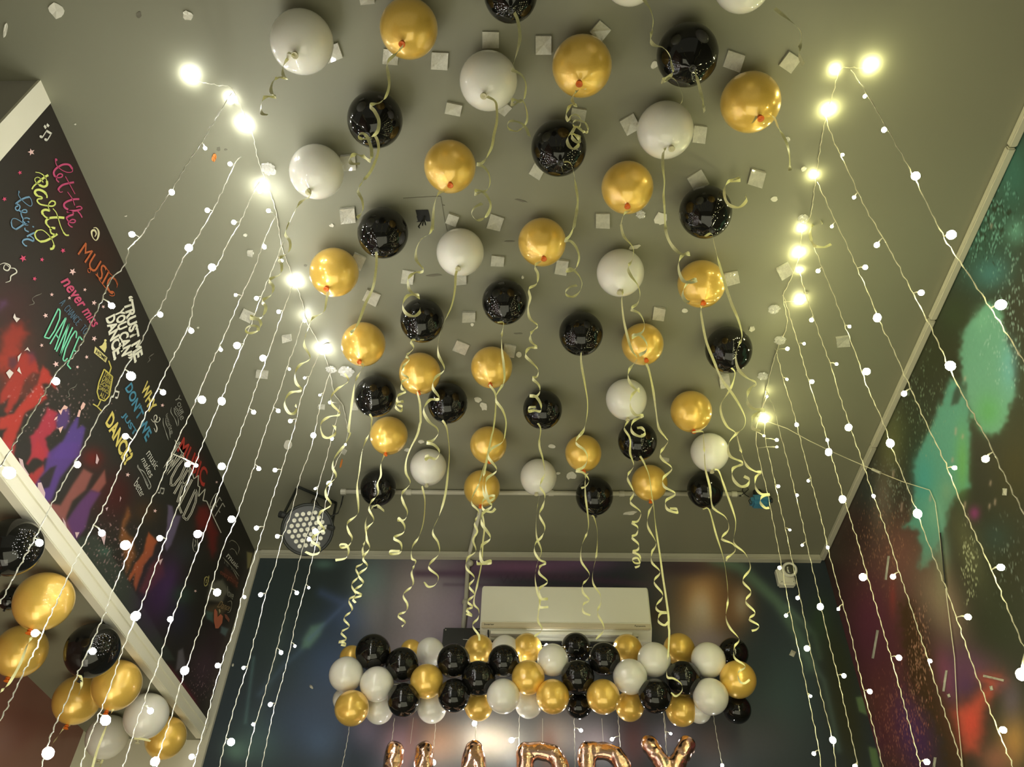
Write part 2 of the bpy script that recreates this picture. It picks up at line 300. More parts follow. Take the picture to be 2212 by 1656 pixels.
    p.blob(2100, 1560, 26, 40, (204, 78, 52), .7); p.blob(2190, 1600, 40, 70, (176, 140, 62), .9); p.blob(2150, 1640, 40, 40, (150, 104, 66), .8); p.blob(2185, 1510, 26, 50, (108, 98, 98), .6); p.blob(2160, 1480, 20, 20, (96, 70, 66), .5)
    p.blob(1960, 1570, 30, 90, (84, 54, 84), .7, -14); p.blob(1880, 1330, 40, 80, (100, 50, 58), .7); p.blob(2075, 1440, 40, 60, (98, 60, 78), .6)
    for a in ((1900, 1180, 90, 150, (170, 130, 80), .34, 4), (1950, 1560, 90, 170, (170, 112, 76), .44, 5), (1985, 1420, 30, 160, (190, 150, 100), .5, 6), (2095, 1220, 22, 110, (180, 196, 130), .55, 7), (2120, 480, 110, 130, (110, 170, 130), .55, 8), (2180, 700, 80, 200, (150, 190, 150), .4, 9), (1990, 870, 80, 150, (130, 160, 110), .33, 10), (2180, 1200, 60, 160, (120, 140, 110), .28, 11), (1930, 1050, 60, 100, (130, 150, 110), .4, 12)):
        p.speck(a[0], a[1], a[2], a[3], a[4], a[5], .006, .8, a[6])
    p.speck(2110, 470, 90, 120, (30, 44, 26), .5, .012, .8, 20)
    for x, y, l in ((2080, 940, 5), (2085, 815, 5), (2065, 925, 12), (2058, 990, 6), (1930, 1018, 12), (1948, 1088, 14), (2010, 1070, 10), (2085, 1085, 10), (2138, 1090, 6), (2150, 1080, 8), (2140, 1040, 6), (2200, 760, 4), (2142, 485, 6)):
        p.line([(x, y), (x-1, y+l)], 4, (176, 160, 120), .7, 2)
def paint_back(p):
    p.tint = (1.0, .99, 1.04)
    p.blob(640, 1350, 160, 260, (40, 50, 46), .9); p.blob(560, 1600, 60, 60, (62, 84, 76), .8); p.blob(510, 1620, 30, 26, (88, 120, 100), .6)
    p.blob(720, 1440, 90, 110, (50, 66, 88), .9); p.blob(680, 1560, 120, 90, (52, 66, 84), .8); p.blob(760, 1330, 60, 40, (54, 72, 104), .7); p.blob(690, 1600, 40, 40, (58, 76, 96), .6)
    p.poly([(655, 1380), (672, 1352), (700, 1345), (690, 1372), (668, 1398), (652, 1400)], (92, 126, 106), .75, 5)
    p.line([(668, 1380), (760, 1290)], 6, (80, 100, 134), .5, 5); p.line([(560, 1500), (610, 1440), (650, 1405)], 8, (66, 86, 104), .5, 6); p.line([(530, 1560), (548, 1420)], 5, (84, 116, 112), .5, 3); p.line([(695, 1280), (760, 1310)], 16, (60, 76, 108), .7, 8)
    p.line([(560, 1560), (620, 1330)], 8, (56, 70, 66), .5, 8); p.blob(700, 1218, 26, 12, (70, 98, 88), .8)
    p.blob(900, 1290, 100, 130, (140, 132, 126), .95); p.blob(985, 1340, 120, 110, (128, 118, 124), .9); p.blob(890, 1400, 90, 60, (126, 118, 120), .8); p.blob(800, 1260, 40, 60, (88, 108, 100), .8); p.blob(815, 1320, 40, 60, (110, 108, 108), .6)
    p.blob(1120, 1225, 160, 26, (98, 66, 88), .9); p.blob(1250, 1215, 100, 20, (92, 66, 92), .7); p.blob(1030, 1290, 60, 30, (120, 104, 120), .6)
    p.line([(900, 1238), (1130, 1240), (1400, 1262)], 13, (62, 44, 60), .75, 5); p.line([(960, 1262), (1320, 1268)], 5, (66, 50, 64), .6, 3)
    for i in range(16): x = 1080+i*17; p.line([(x, 1243), (x+8, 1258), (x+17, 1244)], 2, (52, 40, 54), .6, 1.5)
    p.blob(1440, 1250, 70, 60, (66, 62, 58), .9); p.blob(1440, 1340, 50, 70, (80, 80, 76), .8); p.blob(1420, 1330, 22, 26, (56, 44, 40), .7)
    p.blob(1520, 1300, 64, 100, (150, 104, 52), .95); p.blob(1515, 1325, 32, 62, (172, 160, 134), .95); p.blob(1500, 1360, 60, 50, (128, 116, 100), .7); p.blob(1530, 1385, 50, 30, (120, 110, 116), .8)
    p.blob(1590, 1310, 40, 60, (108, 76, 46), .9); p.blob(1602, 1305, 20, 36, (132, 120, 98), .9); p.blob(1480, 1225, 80, 22, (52, 40, 44), .8)
    p.line([(1540, 1205), (1600, 1225), (1680, 1300), (1730, 1380), (1750, 1440)], 22, (84, 110, 86), .75, 9); p.line([(1700, 1310), (1760, 1370), (1772, 1420)], 12, (84, 106, 90), .7, 6)
    p.blob(1700, 1500, 90, 130, (46, 62, 64), .9); p.blob(1640, 1600, 90, 70, (56, 58, 62), .8); p.blob(1810, 1430, 40, 130, (34, 40, 26), .95, -12); p.blob(1830, 1560, 34, 120, (36, 38, 24), .95, -12); p.blob(1770, 1340, 26, 50, (40, 58, 40), .7)
    p.poly([(1849, 1506), (1865, 1503), (1874, 1545), (1856, 1536)], (78, 100, 66), .9, 2); p.poly([(1876, 1612), (1893, 1616), (1902, 1660), (1885, 1662)], (74, 98, 62), .9, 2); p.line([(1740, 1410), (1780, 1470), (1800, 1560), (1812, 1620)], 10, (70, 88, 80), .6, 5)
    p.blob(1060, 1600, 90, 60, (170, 160, 138), .9); p.blob(940, 1600, 60, 60, (150, 118, 92), .85); p.blob(860, 1600, 50, 60, (124, 100, 104), .9); p.blob(790, 1570, 40, 50, (112, 104, 120), .7)
    p.blob(1200, 1590, 60, 60, (142, 130, 116), .85); p.blob(1185, 1620, 20, 50, (110, 76, 64), .7); p.blob(1290, 1600, 60, 60, (118, 108, 108), .85); p.blob(1370, 1600, 34, 70, (70, 46, 46), .9); p.blob(1450, 1590, 60, 50, (96, 90, 96), .85); p.blob(1540, 1600, 60, 60, (70, 60, 58), .8)
    p.line([(895, 1560), (875, 1656)], 20, (120, 86, 74), .5, 8)
    p.blob(1130, 1500, 330, 50, (140, 118, 100), .3)
KP = 1.55
wall_left = grid_wall('wall_left', vmat('party_mural', .55, .06, spec=.3), 'x', -A, 1.155, D, 2.695, H, .0045, (40, 37, 31), 1.0, paint_left)
wall_right = grid_wall('wall_right', vmat('powder_mural', .5, .10, spec=.35), 'x', B, .35, D, 1.35, H, .0055, (46, 48, 32), 1.3, paint_right, True)
wall_back = grid_wall('wall_back', vmat('stage_mural', .5, .06, spec=.35), 'y', D, -A+.03, B, 1.2, H, .007, (34, 41, 45), 1.95, paint_back)
# ---------------------------------------------------------------- ceiling, niche, trims
struct('ceiling', MB().box((-4.2, -2.2, H), (B+.1, D+.12, H+.08)), M['ceiling'])
struct('floor', MB().box((-4.2, -2.2, -.08), (B+.1, D+.12, 0)), M['floor'])
struct('wall_right_lower', MB().box((B+.004, -1.2, 0), (B+.1, D+.1, H)).box((B, -1.2, 0), (B+.004, .35, H)).box((B, .35, 0), (B+.004, D, 1.35)), mat('dark_wall', (.05, .05, .03), .6))
struct('wall_back_lower', MB().box((-A+.03, D, 0), (B, D+.004, 1.2)), mat('dark_back', (.05, .06, .06), .6))
struct('wall_back_backing', MB().box((-2.1, D+.004, 0), (B+.1, D+.1, H)), M['cream'])
struct('wall_bulkhead_front', MB().box((-4.2, 1.082, ZN), (-A-.006, 1.15, H)), M['shaded'])
struct('trim_1', MB().box((-A-.006, 1.08, ZN), (-A+.003, 1.152, H)), M['cream'])
struct('trim_2', MB().box((-A-.02, 1.152, ZN-.004), (-A+.018, D-.03, 2.695), .003).box((-A+.018, 1.152, 2.672), (-A+.024, D-.04, 2.70)), M['cream'])
struct('ceiling_niche', MB().box((-4.2, 1.082, ZN), (-A-.005, D, ZN+.05)), M['ceiling'])
struct('wall_niche', MB().box((XN-.08, -.6, 0), (XN, 3.56, ZN)), M['maroon'])
struct('wall_niche_back', MB().box((XN-.08, 3.56, 0), (XN-.0, D, ZN)).box((XN, D-.004, 0), (-A+.03, D+.003, ZN)), M['cream'])
struct('trim_3', MB().box((-A+.001, D-.022, 0), (-A+.034, D-.001, H-.001), .002), M['duct'])
struct('trim_4', MB().box((-A+.034, D-.028, H-.032), (B-.025, D-.001, H-.0005), .003).box((-A+.034, D-.033, H-.036), (B-.025, D-.001, H-.030)), M['duct'])
tr = MB(); ys = [-1.2, .2, 1.32, 2.02, 2.75, D-.002]
for a_, b_ in zip(ys[:-1], ys[1:]): tr.box((B-.026, a_+.002, H-.024), (B-.001, b_-.002, H-.0005), .004)
struct('trim_5', tr, M['duct'])
# ---------------------------------------------------------------- lettering and drawings of the party mural (parts of the wall)
XL = -A+.0022
def homog(q):                                       # unit square -> quad TL,TR,BR,BL
    s = [(0, 1), (1, 1), (1, 0), (0, 0)]; Am = []; bm_ = []
    for (u, v), (x, y) in zip(s, q):
        Am += [[u, v, 1, 0, 0, 0, -u*x, -v*x], [0, 0, 0, u, v, 1, -u*y, -v*y]]; bm_ += [x, y]
    h = np.append(np.linalg.solve(np.array(Am), np.array(bm_)), 1).reshape(3, 3)
    def f(u, v): r = h@np.array([u, v, 1]); return r[0]/r[2], r[1]/r[2]
    return f
def wall_pt(x, y, dx=0): return onx(x, y, XL+dx)
cream_i = mat('cream_ink', rgb(212, 210, 190, 1.2), .5)
INK = {}
def ink(c):
    if c not in INK: INK[c] = mat('mural_ink_%02x%02x%02x' % c, rgb(*c, 1.15), .6)
    return INK[c]
def text_mesh(s, shear=0., bold=0., align='LEFT'):
    cu = bpy.data.curves.new('t', 'FONT'); cu.body = s; cu.shear = shear; cu.offset = bold; cu.align_x = align; cu.resolution_u = 3
    o = bpy.data.objects.new('t', cu); COL.objects.link(o); dg = bpy.context.evaluated_depsgraph_get()
    me = bpy.data.meshes.new_from_object(o.evaluated_get(dg)); bpy.data.objects.remove(o); return me
def letter(s, quad, col, shear=0, bold=0., name='lettering', label=None, dx=0.):
    me = text_mesh(s, shear, bold); v = np.array([q.co[:2] for q in me.vertices]); lo = v.min(0); hi = v.max(0); f = homog(quad)
    for q in me.vertices:
        u, w_ = (q.co.x-lo[0])/(hi[0]-lo[0]), (q.co.y-lo[1])/(hi[1]-lo[1]); x, y = f(u, w_); q.co = wall_pt(x, y, dx)
    return new(name, me, ink(col), wall_left, label)
GL = {'A': '0,0 .4,1 .5,1 .9,0|.2,.35 .75,.35', 'C': '.85,.85 .6,1 .3,1 .08,.7 .05,.3 .3,0 .6,0 .85,.15', 'D': '.05,0 .05,1 .4,1 .8,.8 .88,.4 .7,.1 .05,0', 'E': '.8,1 .1,1 .1,0 .8,0|.1,.52 .6,.52',
 'F': '.8,1 .1,1 .1,0|.1,.5 .6,.5', 'H': '.1,0 .1,1|.8,0 .8,1|.1,.5 .8,.5', 'I': '.4,0 .4,1', 'J': '.7,1 .7,.2 .45,0 .15,.15', 'L': '.1,1 .1,0 .8,0', 'M': '.05,0 .1,1 .45,.3 .8,1 .9,0', 'N': '.1,0 .1,1 .8,0 .8,1',
 'O': '.45,1 .15,.85 .05,.5 .15,.12 .45,0 .75,.12 .88,.5 .75,.85 .45,1', 'R': '.1,0 .1,1 .6,1 .8,.8 .6,.5 .1,.5|.45,.5 .85,0', 'S': '.8,.85 .5,1 .15,.85 .2,.6 .7,.42 .8,.15 .45,0 .1,.15', 'T': '0,1 .9,1|.45,1 .45,0',
 'U': '.1,1 .1,.2 .4,0 .7,.15 .8,1', 'V': '.05,1 .42,0 .8,1', 'W': '0,1 .22,0 .45,.7 .68,0 .9,1', 'Y': '.05,1 .42,.5 .8,1|.42,.5 .42,0', "'": '.4,1 .35,.75', ' ': ''}
def strip(mb, pts, w, n=None, taper=False, dx=0.):   # flat brush stroke on the wall; pts in photo px, w px
    if len(pts) < 2: return
    if n is None: n = max(6, len(pts)*5)
    q, L = spline(pts, n); t = np.gradient(q, axis=0); t /= np.linalg.norm(t, axis=1)[:, None]+1e-9; nr = np.stack([-t[:, 1], t[:, 0]], -1)
    v = []
    for i in range(n):
        ww = w/2*(1-.45*math.cos(4*math.pi*i/n)*(1 if taper else 0)); v += [wall_pt(*(q[i]+nr[i]*ww), dx), wall_pt(*(q[i]-nr[i]*ww), dx)]
    mb.add(v, [(2*i, 2*i+1, 2*i+3, 2*i+2) for i in range(n-1)])
def strokes(lines, w, col, name='lettering', taper=True, label=None, dx=0., smooth=True):
    mb = MB()
    for l in lines:
        if smooth: strip(mb, l, w, taper=taper, dx=dx)
        else:
            for a_, b_ in zip(l[:-1], l[1:]): strip(mb, [a_, b_], w, 2, dx=dx)
    return mb.build(name, ink(col), wall_left, label=label)
def sfont(s, quad, w, col, label=None, dx=0., name='lettering', rag=0):
    f = homog(quad); n = len(s); L = []
    for i, ch in enumerate(s):
        for st in GL.get(ch, '').split('|'):
            if st: L.append([f((i+.05+x*.92)/n, y+rag*random.uniform(-1, 1)) for x, y in P(st)])
    return strokes(L, w, col, name, False, label, dx, smooth=False)
k1 = lambda s: Z(20, 330, 4.328, s)
def script(groups, col, label):
    mb = MB()
    for w_, ls in groups:
        for l in ls: strip(mb, k1(l), w_)
    return mb.build('lettering', ink(col), wall_left, label=label)
script([(4.2, ['590,150 560,112 510,108 470,125 430,155 415,190 428,222', '605,275 560,283 500,300 465,330 460,350', '655,432 600,435 540,455 512,480 520,510 550,530', '665,530 620,540 560,545 538,555', '600,575 560,590 532,608']),
 (2.6, ['428,222 455,232 490,225 497,205 475,195 450,212 442,250 465,275', '545,545 590,550 602,572', '532,608 560,645 605,652 618,632 590,622 562,640 552,662 570,685 592,695', '640,545 665,575 682,605', '660,532 680,518 660,500 625,508', '428,62 438,58 445,68 436,74']),
 (1.7, ['592,150 588,176 545,182 500,165 465,140 440,110 430,68', '525,220 555,275 590,340 615,385', '460,350 478,368 500,363', '545,365 590,430 612,492'])], (178, 66, 108), 'magenta brush lettering reading let the')
script([(5.0, ['365,208 330,228 270,275', '352,262 352,300 322,316 280,300', '345,385 322,362 280,345 248,352 240,375 262,402', '380,540 335,532 308,548 314,575', '515,608 460,603 385,608 347,630 345,662', '450,758 400,790 340,822 290,830', '430,705 398,702 382,722', '420,862 408,892 382,898']),
 (3.2, ['270,275 230,310 212,340', '262,402 300,412 305,428 270,432 262,452 290,480 340,492', '340,492 400,498 428,482 425,457 397,450 372,470', '314,575 340,600 375,612', '345,662 375,695 402,712', '382,722 395,752 435,765', '290,830 252,800 240,755 262,724', '505,742 530,768 558,770', '352,422 352,400 340,380']),
 (1.8, ['245,180 290,190 330,220 352,262', '280,300 247,272 240,242 268,228 300,248 317,277', '372,470 364,505 382,542', '408,520 440,560 460,620 482,690 508,745', '262,724 310,722 360,760 400,812 420,862'])], (196, 204, 108), 'lime brush lettering reading party')
script([(3.8, ['190,412 150,420 100,445 58,478', '185,642 140,665 100,692 62,715', '238,745 195,765 165,782', '226,826 175,806 132,814']),
 (2.6, ['58,478 88,485 100,508 84,538 62,530 60,506 84,496', '92,540 130,556 162,556 160,535 132,533 110,558 116,592', '116,592 130,620 128,640 150,652 178,650', '192,618 165,608 140,612', '62,715 28,692 18,645', '145,700 150,722 182,738', '190,772 226,800 228,828', '132,814 124,836 148,866 166,870', '84,362 90,360 92,370 85,374', '216,688 226,690 224,698']),
 (1.5, ['88,368 86,392 105,425 150,470 195,498 213,482 206,440 190,412', '18,645 30,618 60,615 110,642 145,672 178,676'])], (100, 140, 170), 'light blue brush lettering reading begin')
letter('MUSIC', c1('438,882 605,1085 572,1155 396,942'), (168, 86, 44), 0, .0, label='orange block lettering reading MUSIC')
strokes([[(170+i*5+random.uniform(-5, 5), 537+i*6+random.uniform(-5, 5)), (176+i*5+random.uniform(-9, 9), 533+i*6+random.uniform(-9, 9)), (185+i*4.4+random.uniform(-9, 9), 545+i*6)] for i in range(0)]+[Z(120, 480, 3.967, q_) for q_ in ('275,400 290,395 300,410 295,430 280,425 275,405', '455,600 480,590 500,600 505,625 480,630 460,620', '430,380 460,430 500,470 530,520 525,560', '340,440 380,500 420,550 450,585')], 1.1, (190, 92, 44), 'drawing', label='orange scribble lines round the word MUSIC')
letter('never miss', c1('350,1040 512,1290 478,1325 308,1085'), (176, 66, 100), .35, .02, label='pink script lettering reading never miss')
sfont('A CHANCE TO', c1('328,1172 455,1330 432,1358 303,1196'), 1.6, (70, 96, 116), 'thin blue lettering reading A CHANCE TO')
sfont('DANCE', c2('575,205 830,540 715,825 435,490'), 3.0, (110, 196, 160), 'mint green thin lettering reading DANCE')
for s_, q_ in (('\u201cTRUST ME.', '1318,80 1430,690 1335,760 1218,110'), ('YOU CAN\u201d', '1232,200 1325,700 1215,750 1140,240'), ('DANCE.', '1140,262 1232,655 1130,735 1048,308')):
    letter(s_, c2(q_), (216, 214, 196), 0, .045, label='bold white lettering reading '+s_.strip('\u201c\u201d.'))
letter('WHY', c2('1465,925 1560,1175 1490,1275 1400,1020'), (196, 180, 96), 0, .03, label='yellow lettering reading WHY')
letter("DON'T WE", c2('1310,940 1512,1440 1450,1545 1240,1005'), (62, 122, 148), 0, .03, label='teal blue lettering reading DON\'T WE')
letter('JUST', c2('1245,1235 1370,1440 1325,1510 1200,1285'), (62, 118, 142), 0, .03, label='teal blue lettering reading JUST')
letter('DANCE?', [(243, 886), (289, 982), (270, 1008), (227, 914)], (200, 184, 96), 0, .035, label='yellow lettering reading DANCE?')
for s_, q_ in (('music', '1490,25 1578,195 1545,262 1450,95'), ('makes', '1440,105 1530,285 1492,345 1400,150'), ('better', '1372,300 1445,475 1402,532 1328,400')):
    letter(s_, c4(q_), (190, 190, 180), .35, -.005, label='small grey script reading '+s_)
letter('everything', c4('1400,250 1482,400 1472,418 1385,258'), (150, 150, 142), 0, 0, label='tiny grey lettering in a banner reading everything')
strokes([c4('1370,200 1385,240 1430,270 1475,350 1500,410 1490,440'), c4('1365,225 1410,290 1450,380 1480,445'), c4('1370,200 1365,225'), c4('1500,410 1480,445')], 1.3, (150, 150, 142), 'drawing', label='grey outlined ribbon banner')
sfont('WORLD', c5('190,50 350,540 250,775 45,250'), 4.6, (196, 194, 178), 'large white outlined lettering reading WORLD'); sfont('WORLD', c5('190,50 350,540 250,775 45,250'), 1.4, (48, 46, 40), 'dark inner line of the WORLD lettering', .001)
strokes([c5('150,40 200,130 245,230 290,290 310,370 350,340 345,430 362,440 350,520 408,455 388,555 420,560 480,700 543,830')], 2, (190, 188, 172), 'drawing', False, 'white zigzag line', smooth=False)
letter('MUSIC', c5('225,10 432,300 395,450 165,130'), (158, 46, 36), 0, .02, label='red painted lettering reading MUSIC', dx=-.0006)
sfont('OFF', c5('500,470 580,620 510,730 440,590'), 1.8, (176, 174, 160), 'thin white lettering reading OFF')
for s_, q_ in (('Your', '190,1150 235,1290 205,1330 150,1190'), ('smile', '160,1230 240,1330 205,1380 140,1270'), ('favourite', '85,1300 140,1460 115,1500 70,1330')):
    letter(s_, Z(340, 560, 3.943, q_), (136, 136, 126), .3, 0, label='small grey lettering reading '+s_)
strokes([Z(340, 560, 3.943, q_) for q_ in ('120,1260 115,1300 150,1360 170,1420', '140,1265 150,1310 175,1350 180,1415', '50,1350 50,1400 75,1480 95,1540', '70,1350 75,1400 100,1450 110,1520')], 1.3, (136, 136, 126), 'drawing', label='small grey banners')
q8 = lambda s: Z(400, 1130, 6.133, s)
letter('music', q8('570,360 715,560 690,610 540,440'), (184, 182, 168), .3, .01, label='white lettering reading music')
letter('is my', q8('520,490 690,660 690,700 510,540'), (90, 88, 80), 0, 0, label='dim lettering line'); letter('everything', q8('470,600 710,760 690,850 460,690'), (128, 72, 52), 0, 0, label='rust coloured lettering line')
letter('Dance', q8('460,1020 610,1080 580,1160 420,1110'), (146, 122, 84), .3, 0, label='tan script lettering')
letter('love', q8('560,830 660,900 630,1010 560,960'), (150, 148, 132), 0, 0, label='pale lettering line')
strokes([q8(q_) for q_ in ('580,250 620,225 680,260 715,330 700,400', '590,350 620,335 660,360 690,420', '500,450 600,560 700,740', '520,480 640,600 715,700', '560,1040 610,1030 615,1100 590,1170 560,1180')], 1.2, (140, 136, 118), 'drawing', label='thin pale arcs and rules')
def blobs(polys, col, name, label=None, dx=.0):
    mb = MB()
    for q in polys: mb.add([wall_pt(x, y, dx) for x, y in q], [tuple(range(len(q)))])
    return mb.build(name, ink(col), wall_left, label=label)
blobs([q8('385,1150 400,1130 425,1170 430,1240 470,1200 500,1230 490,1320 440,1390 400,1390 380,1280')], (176, 98, 70), 'drawing', 'orange heart')
blobs([q8('445,1145 455,1130 470,1160 455,1195')], (170, 160, 120), 'drawing'); blobs([q8('520,1200 550,1210 590,1270 580,1310 530,1250')], (126, 74, 56), 'drawing')
star_px = [(160, 422, 19), (102, 527, 12, 1), (23, 662, 13, 1), (118, 965, 19, 1), (322, 925, 14, 1), (215, 971, 12, 1), (371, 1033, 19), (177, 1069, 12, 1), (265, 1150, 11), (355, 1167, 10), (434, 1125, 10), (481, 1192, 14), (528, 1212, 10), (233, 1257, 14), (482, 1375, 15), (213, 1409, 11), (443, 1469, 11), (286, 1505, 17), (396, 1520, 10)]
stars = [(x/2.366, 150+y/2.366, r/2.366, *k) for x, y, r, *k in star_px]+[(351, 875, 4.4), (276, 1025, 5.2), (335, 1103, 4.6), (468, 1041, 3.2), (422, 1276, 3.5)]
for x, y, r, *k in stars:
    t0 = random.uniform(0, 1); q = [(x+(r if i % 2 == 0 else r*.42)*math.sin(t0+i*math.pi/5), y-(r if i % 2 == 0 else r*.42)*math.cos(t0+i*math.pi/5)) for i in range(10)]
    blobs([q], (196, 66, 104) if k else (222, 186, 182), 'star')
def note(x, y, s, a, col=(206, 204, 192)):
    R2 = lambda u, v: (x+s*(u*math.cos(a)-v*math.sin(a)), y+s*(u*math.sin(a)+v*math.cos(a)))
    mb = MB()
    for u0 in (-.55, .55):
        mb.add([wall_pt(*R2(u0-.28+.36*math.cos(t), .75+.26*math.sin(t))) for t in [i*math.pi/6 for i in range(12)]], [tuple(range(12))])
        strip(mb, [R2(u0, .75), R2(u0, -.8)], s*.2, 2)
    strip(mb, [R2(-.62, -.8), R2(.62, -.8)], s*.42, 2); mb.build('music_note', ink(col), wall_left)
note(101, 293, 11, .55); note(251, 852, 8.5, .25); note(350, 1060, 7, .2, (160, 158, 148)); blobs([[(97, 269), (94, 273), (98, 279), (101, 275)], [(102, 266), (100, 271), (104, 275), (107, 271)]], (206, 204, 192), 'drawing')
strokes([[(202, 492), (208, 492), (213, 500), (212, 512), (207, 519), (200, 512), (198, 500), (204, 497), (208, 504), (205, 511)]], 3, (206, 200, 160), 'drawing', label='cream spiral')
strokes([[(0, 571), (10, 568), (22, 574), (17, 584), (8, 580), (12, 571), (22, 578), (32, 580), (36, 588), (24, 596), (22, 606), (12, 610)]], 2, (200, 198, 184), 'music_note', label='white treble clef heart')
strokes([c2('1500,1310 1530,1340 1560,1300 1550,1270 1530,1290 1540,1350 1560,1400 1550,1440 1530,1400'), c2('1580,1290 1590,1310 1570,1340 1530,1330')], 1.6, (200, 198, 184), 'music_note', label='white treble clef with arrow tail')
strokes([q8('110,200 100,300 120,370 160,370 165,300 160,200'), q8('130,210 140,260 125,310')], 1.6, (150, 148, 138), 'drawing')
strokes([q8('250,790 265,720 300,715 295,800 265,830 250,790'), q8('285,740 275,790'), q8('315,690 305,780')], 1.6, (160, 150, 92), 'drawing', label='yellow spiral')
for q_ in ('290,180 340,160 320,120 350,90 400,70 415,60', '655,1100 690,1080 680,1040 700,1010 745,990 765,960', '1465,750 1490,720 1480,700 1500,680 1530,660'): strokes([c2(q_)], 1.3, (104, 102, 92), 'music_note')
# disc jockey and cocktail drawings
YE = (206, 196, 128)
blobs([c2('945,588 1068,700 1050,748 933,652'), c2('1038,540 1058,550 1060,600 1042,650 1005,612 985,590 1015,575'), [(227.6+2.8*math.cos(t), 735.2+3*math.sin(t)) for t in [i*math.pi/5 for i in range(10)]]], YE, 'drawing', 'pale yellow disc jockey figure behind a booth', -.0003)
letter('HOME', c2('965,618 1060,700 1045,732 950,655'), (52, 48, 36), 0, .02, label='dark lettering on the booth reading HOME', dx=.001)
strokes([c2('1035,815 1120,890 1085,1080 1040,1130 985,1110 965,1040 985,940 1035,815'), c2('1080,730 1105,800 1085,860'), c2('1000,1125 980,1170 965,1185'), c2('925,1160 965,1185 1010,1230')], 2.6, (186, 174, 84), 'drawing', False, 'yellow cocktail glass outline with a straw', smooth=False)
for s_, q_ in (('TIMES', '1045,830 1118,890 1108,925 1030,865'), ('DRINK', '1035,875 1108,935 1098,975 1012,925'), ('SOME', '1012,930 1098,985 1090,1020 992,965'), ('DANCE', '992,975 1088,1030 1078,1065 975,1010'), ('ALL', '1000,1040 1065,1075 1045,1118 990,1085')):
    letter(s_, c2(q_), (186, 174, 84), 0, .0, label='yellow lettering inside the glass reading '+s_)
PK = (212, 170, 160)
for q_ in ('800,1190 825,1140 850,1160 835,1200 805,1225', '765,1285 785,1215 805,1225 790,1290', '575,1215 600,1225 640,1170 675,1190 665,1210 625,1215 605,1270 590,1245', '535,1325 550,1295 575,1280 565,1310', '240,635 275,595 300,640 270,620', '175,690 215,650 200,690 180,745', '60,850 95,815 135,850 95,910', '170,830 190,790 215,865', '580,1400 630,1380 600,1450', '130,300 145,260 160,300 200,310 165,350'): blobs([c2(q_)], PK if '12' in q_[:6] or '8' in q_[:1] or '5' in q_[:1] else (200, 190, 184), 'drawing')
for q_ in ('375,380 410,375 430,430 450,480 440,560 400,520 375,460', '185,130 225,150 240,220 290,300 270,320 200,190', '960,90 985,150 965,195 950,180', '620,720 650,770 665,830 640,810', '745,870 790,870 760,930', '1000,905 1055,890 1035,1000', '1050,630 1075,620 1060,660', '1195,510 1205,530 1190,570', '1150,880 1165,905', '1580,1150 1620,1130 1590,1200'):
    if len(P(q_)) > 2: blobs([c4(q_)], (196, 168, 172), 'drawing')
# ================================================================ balloons
def balloon_mesh():
    prof = [(0.001, 1.0)]
    for i in range(1, 19):
        t = math.pi*i/20; z = math.cos(t); r = math.sin(t)*(1+.02*z); prof.append((r, z if z > 0 else z*1.06))
    prof += [(.09, -1.075), (.05, -1.10)]
    me = MB().lathe([(r, h) for r, h in prof][::-1], (0, 0, 0), (0, 0, 1), 36); return mesh(me.v, me.f, True)
def knot_mesh():
    k = MB().lathe([(.02, .03), (.052, .0), (.045, -.03), (.03, -.045), (.06, -.075), (.085, -.105), (.07, -.11), (.03, -.06)], (0, 0, -1.085), (0, 0, 1), 12)
    k.tube([(.05*math.cos(a), .05*math.sin(a), -1.112) for a in [i*math.pi/5 for i in range(10)]], .02, 5, True)
    return mesh(k.v, k.f, True)
SK = {c: balloon_mesh() for c in 'WGB'}; KN = {c: knot_mesh() for c in 'WGB'}
for c, a_, b_ in (('W', 'white', 'kwhite'), ('G', 'gold', 'kgold'), ('B', 'black', 'kblack')): SK[c].materials.append(M[a_]); KN[c].materials.append(M[b_])
CN = {'W': 'white', 'G': 'pearl gold', 'B': 'black'}
def fit(x, y, d, ztop):                              # centre + radius of a ball whose top touches ztop, seen at px (x,y) with diameter d
    r = .08
    for _ in range(12):
        c = onz(x, y, ztop-r*1.0); r = d/2*depth(c)/FPX*.985
    return c, r
def child(me, name, root, c, r, rot=None, zs=1.0):
    o = bpy.data.objects.new(name, me); COL.objects.link(o); o.parent = root; o.location = Vector(c)-root.location; o.scale = (r, r, r*zs)
    if rot: o.rotation_euler = rot
    return o
CR = {'A': (560, 0, 3.312), 'B': (1100, 0, 3.312), 'C': (560, 450, 3.312), 'D': (1100, 450, 3.312), 'E': (560, 900, 3.312), 'F': (1100, 900, 3.312), 'G': (360, 600, 3.3125), 'R': (1160, 1220, 3.798), 'S': (1600, 440, 4.6), 'T': (1600, 780, 4.6)}
def trace(s):
    out = []
    for seg in s.split(';'): k, pts = seg.split(':'); out += Z(*CR[k], pts)
    return out
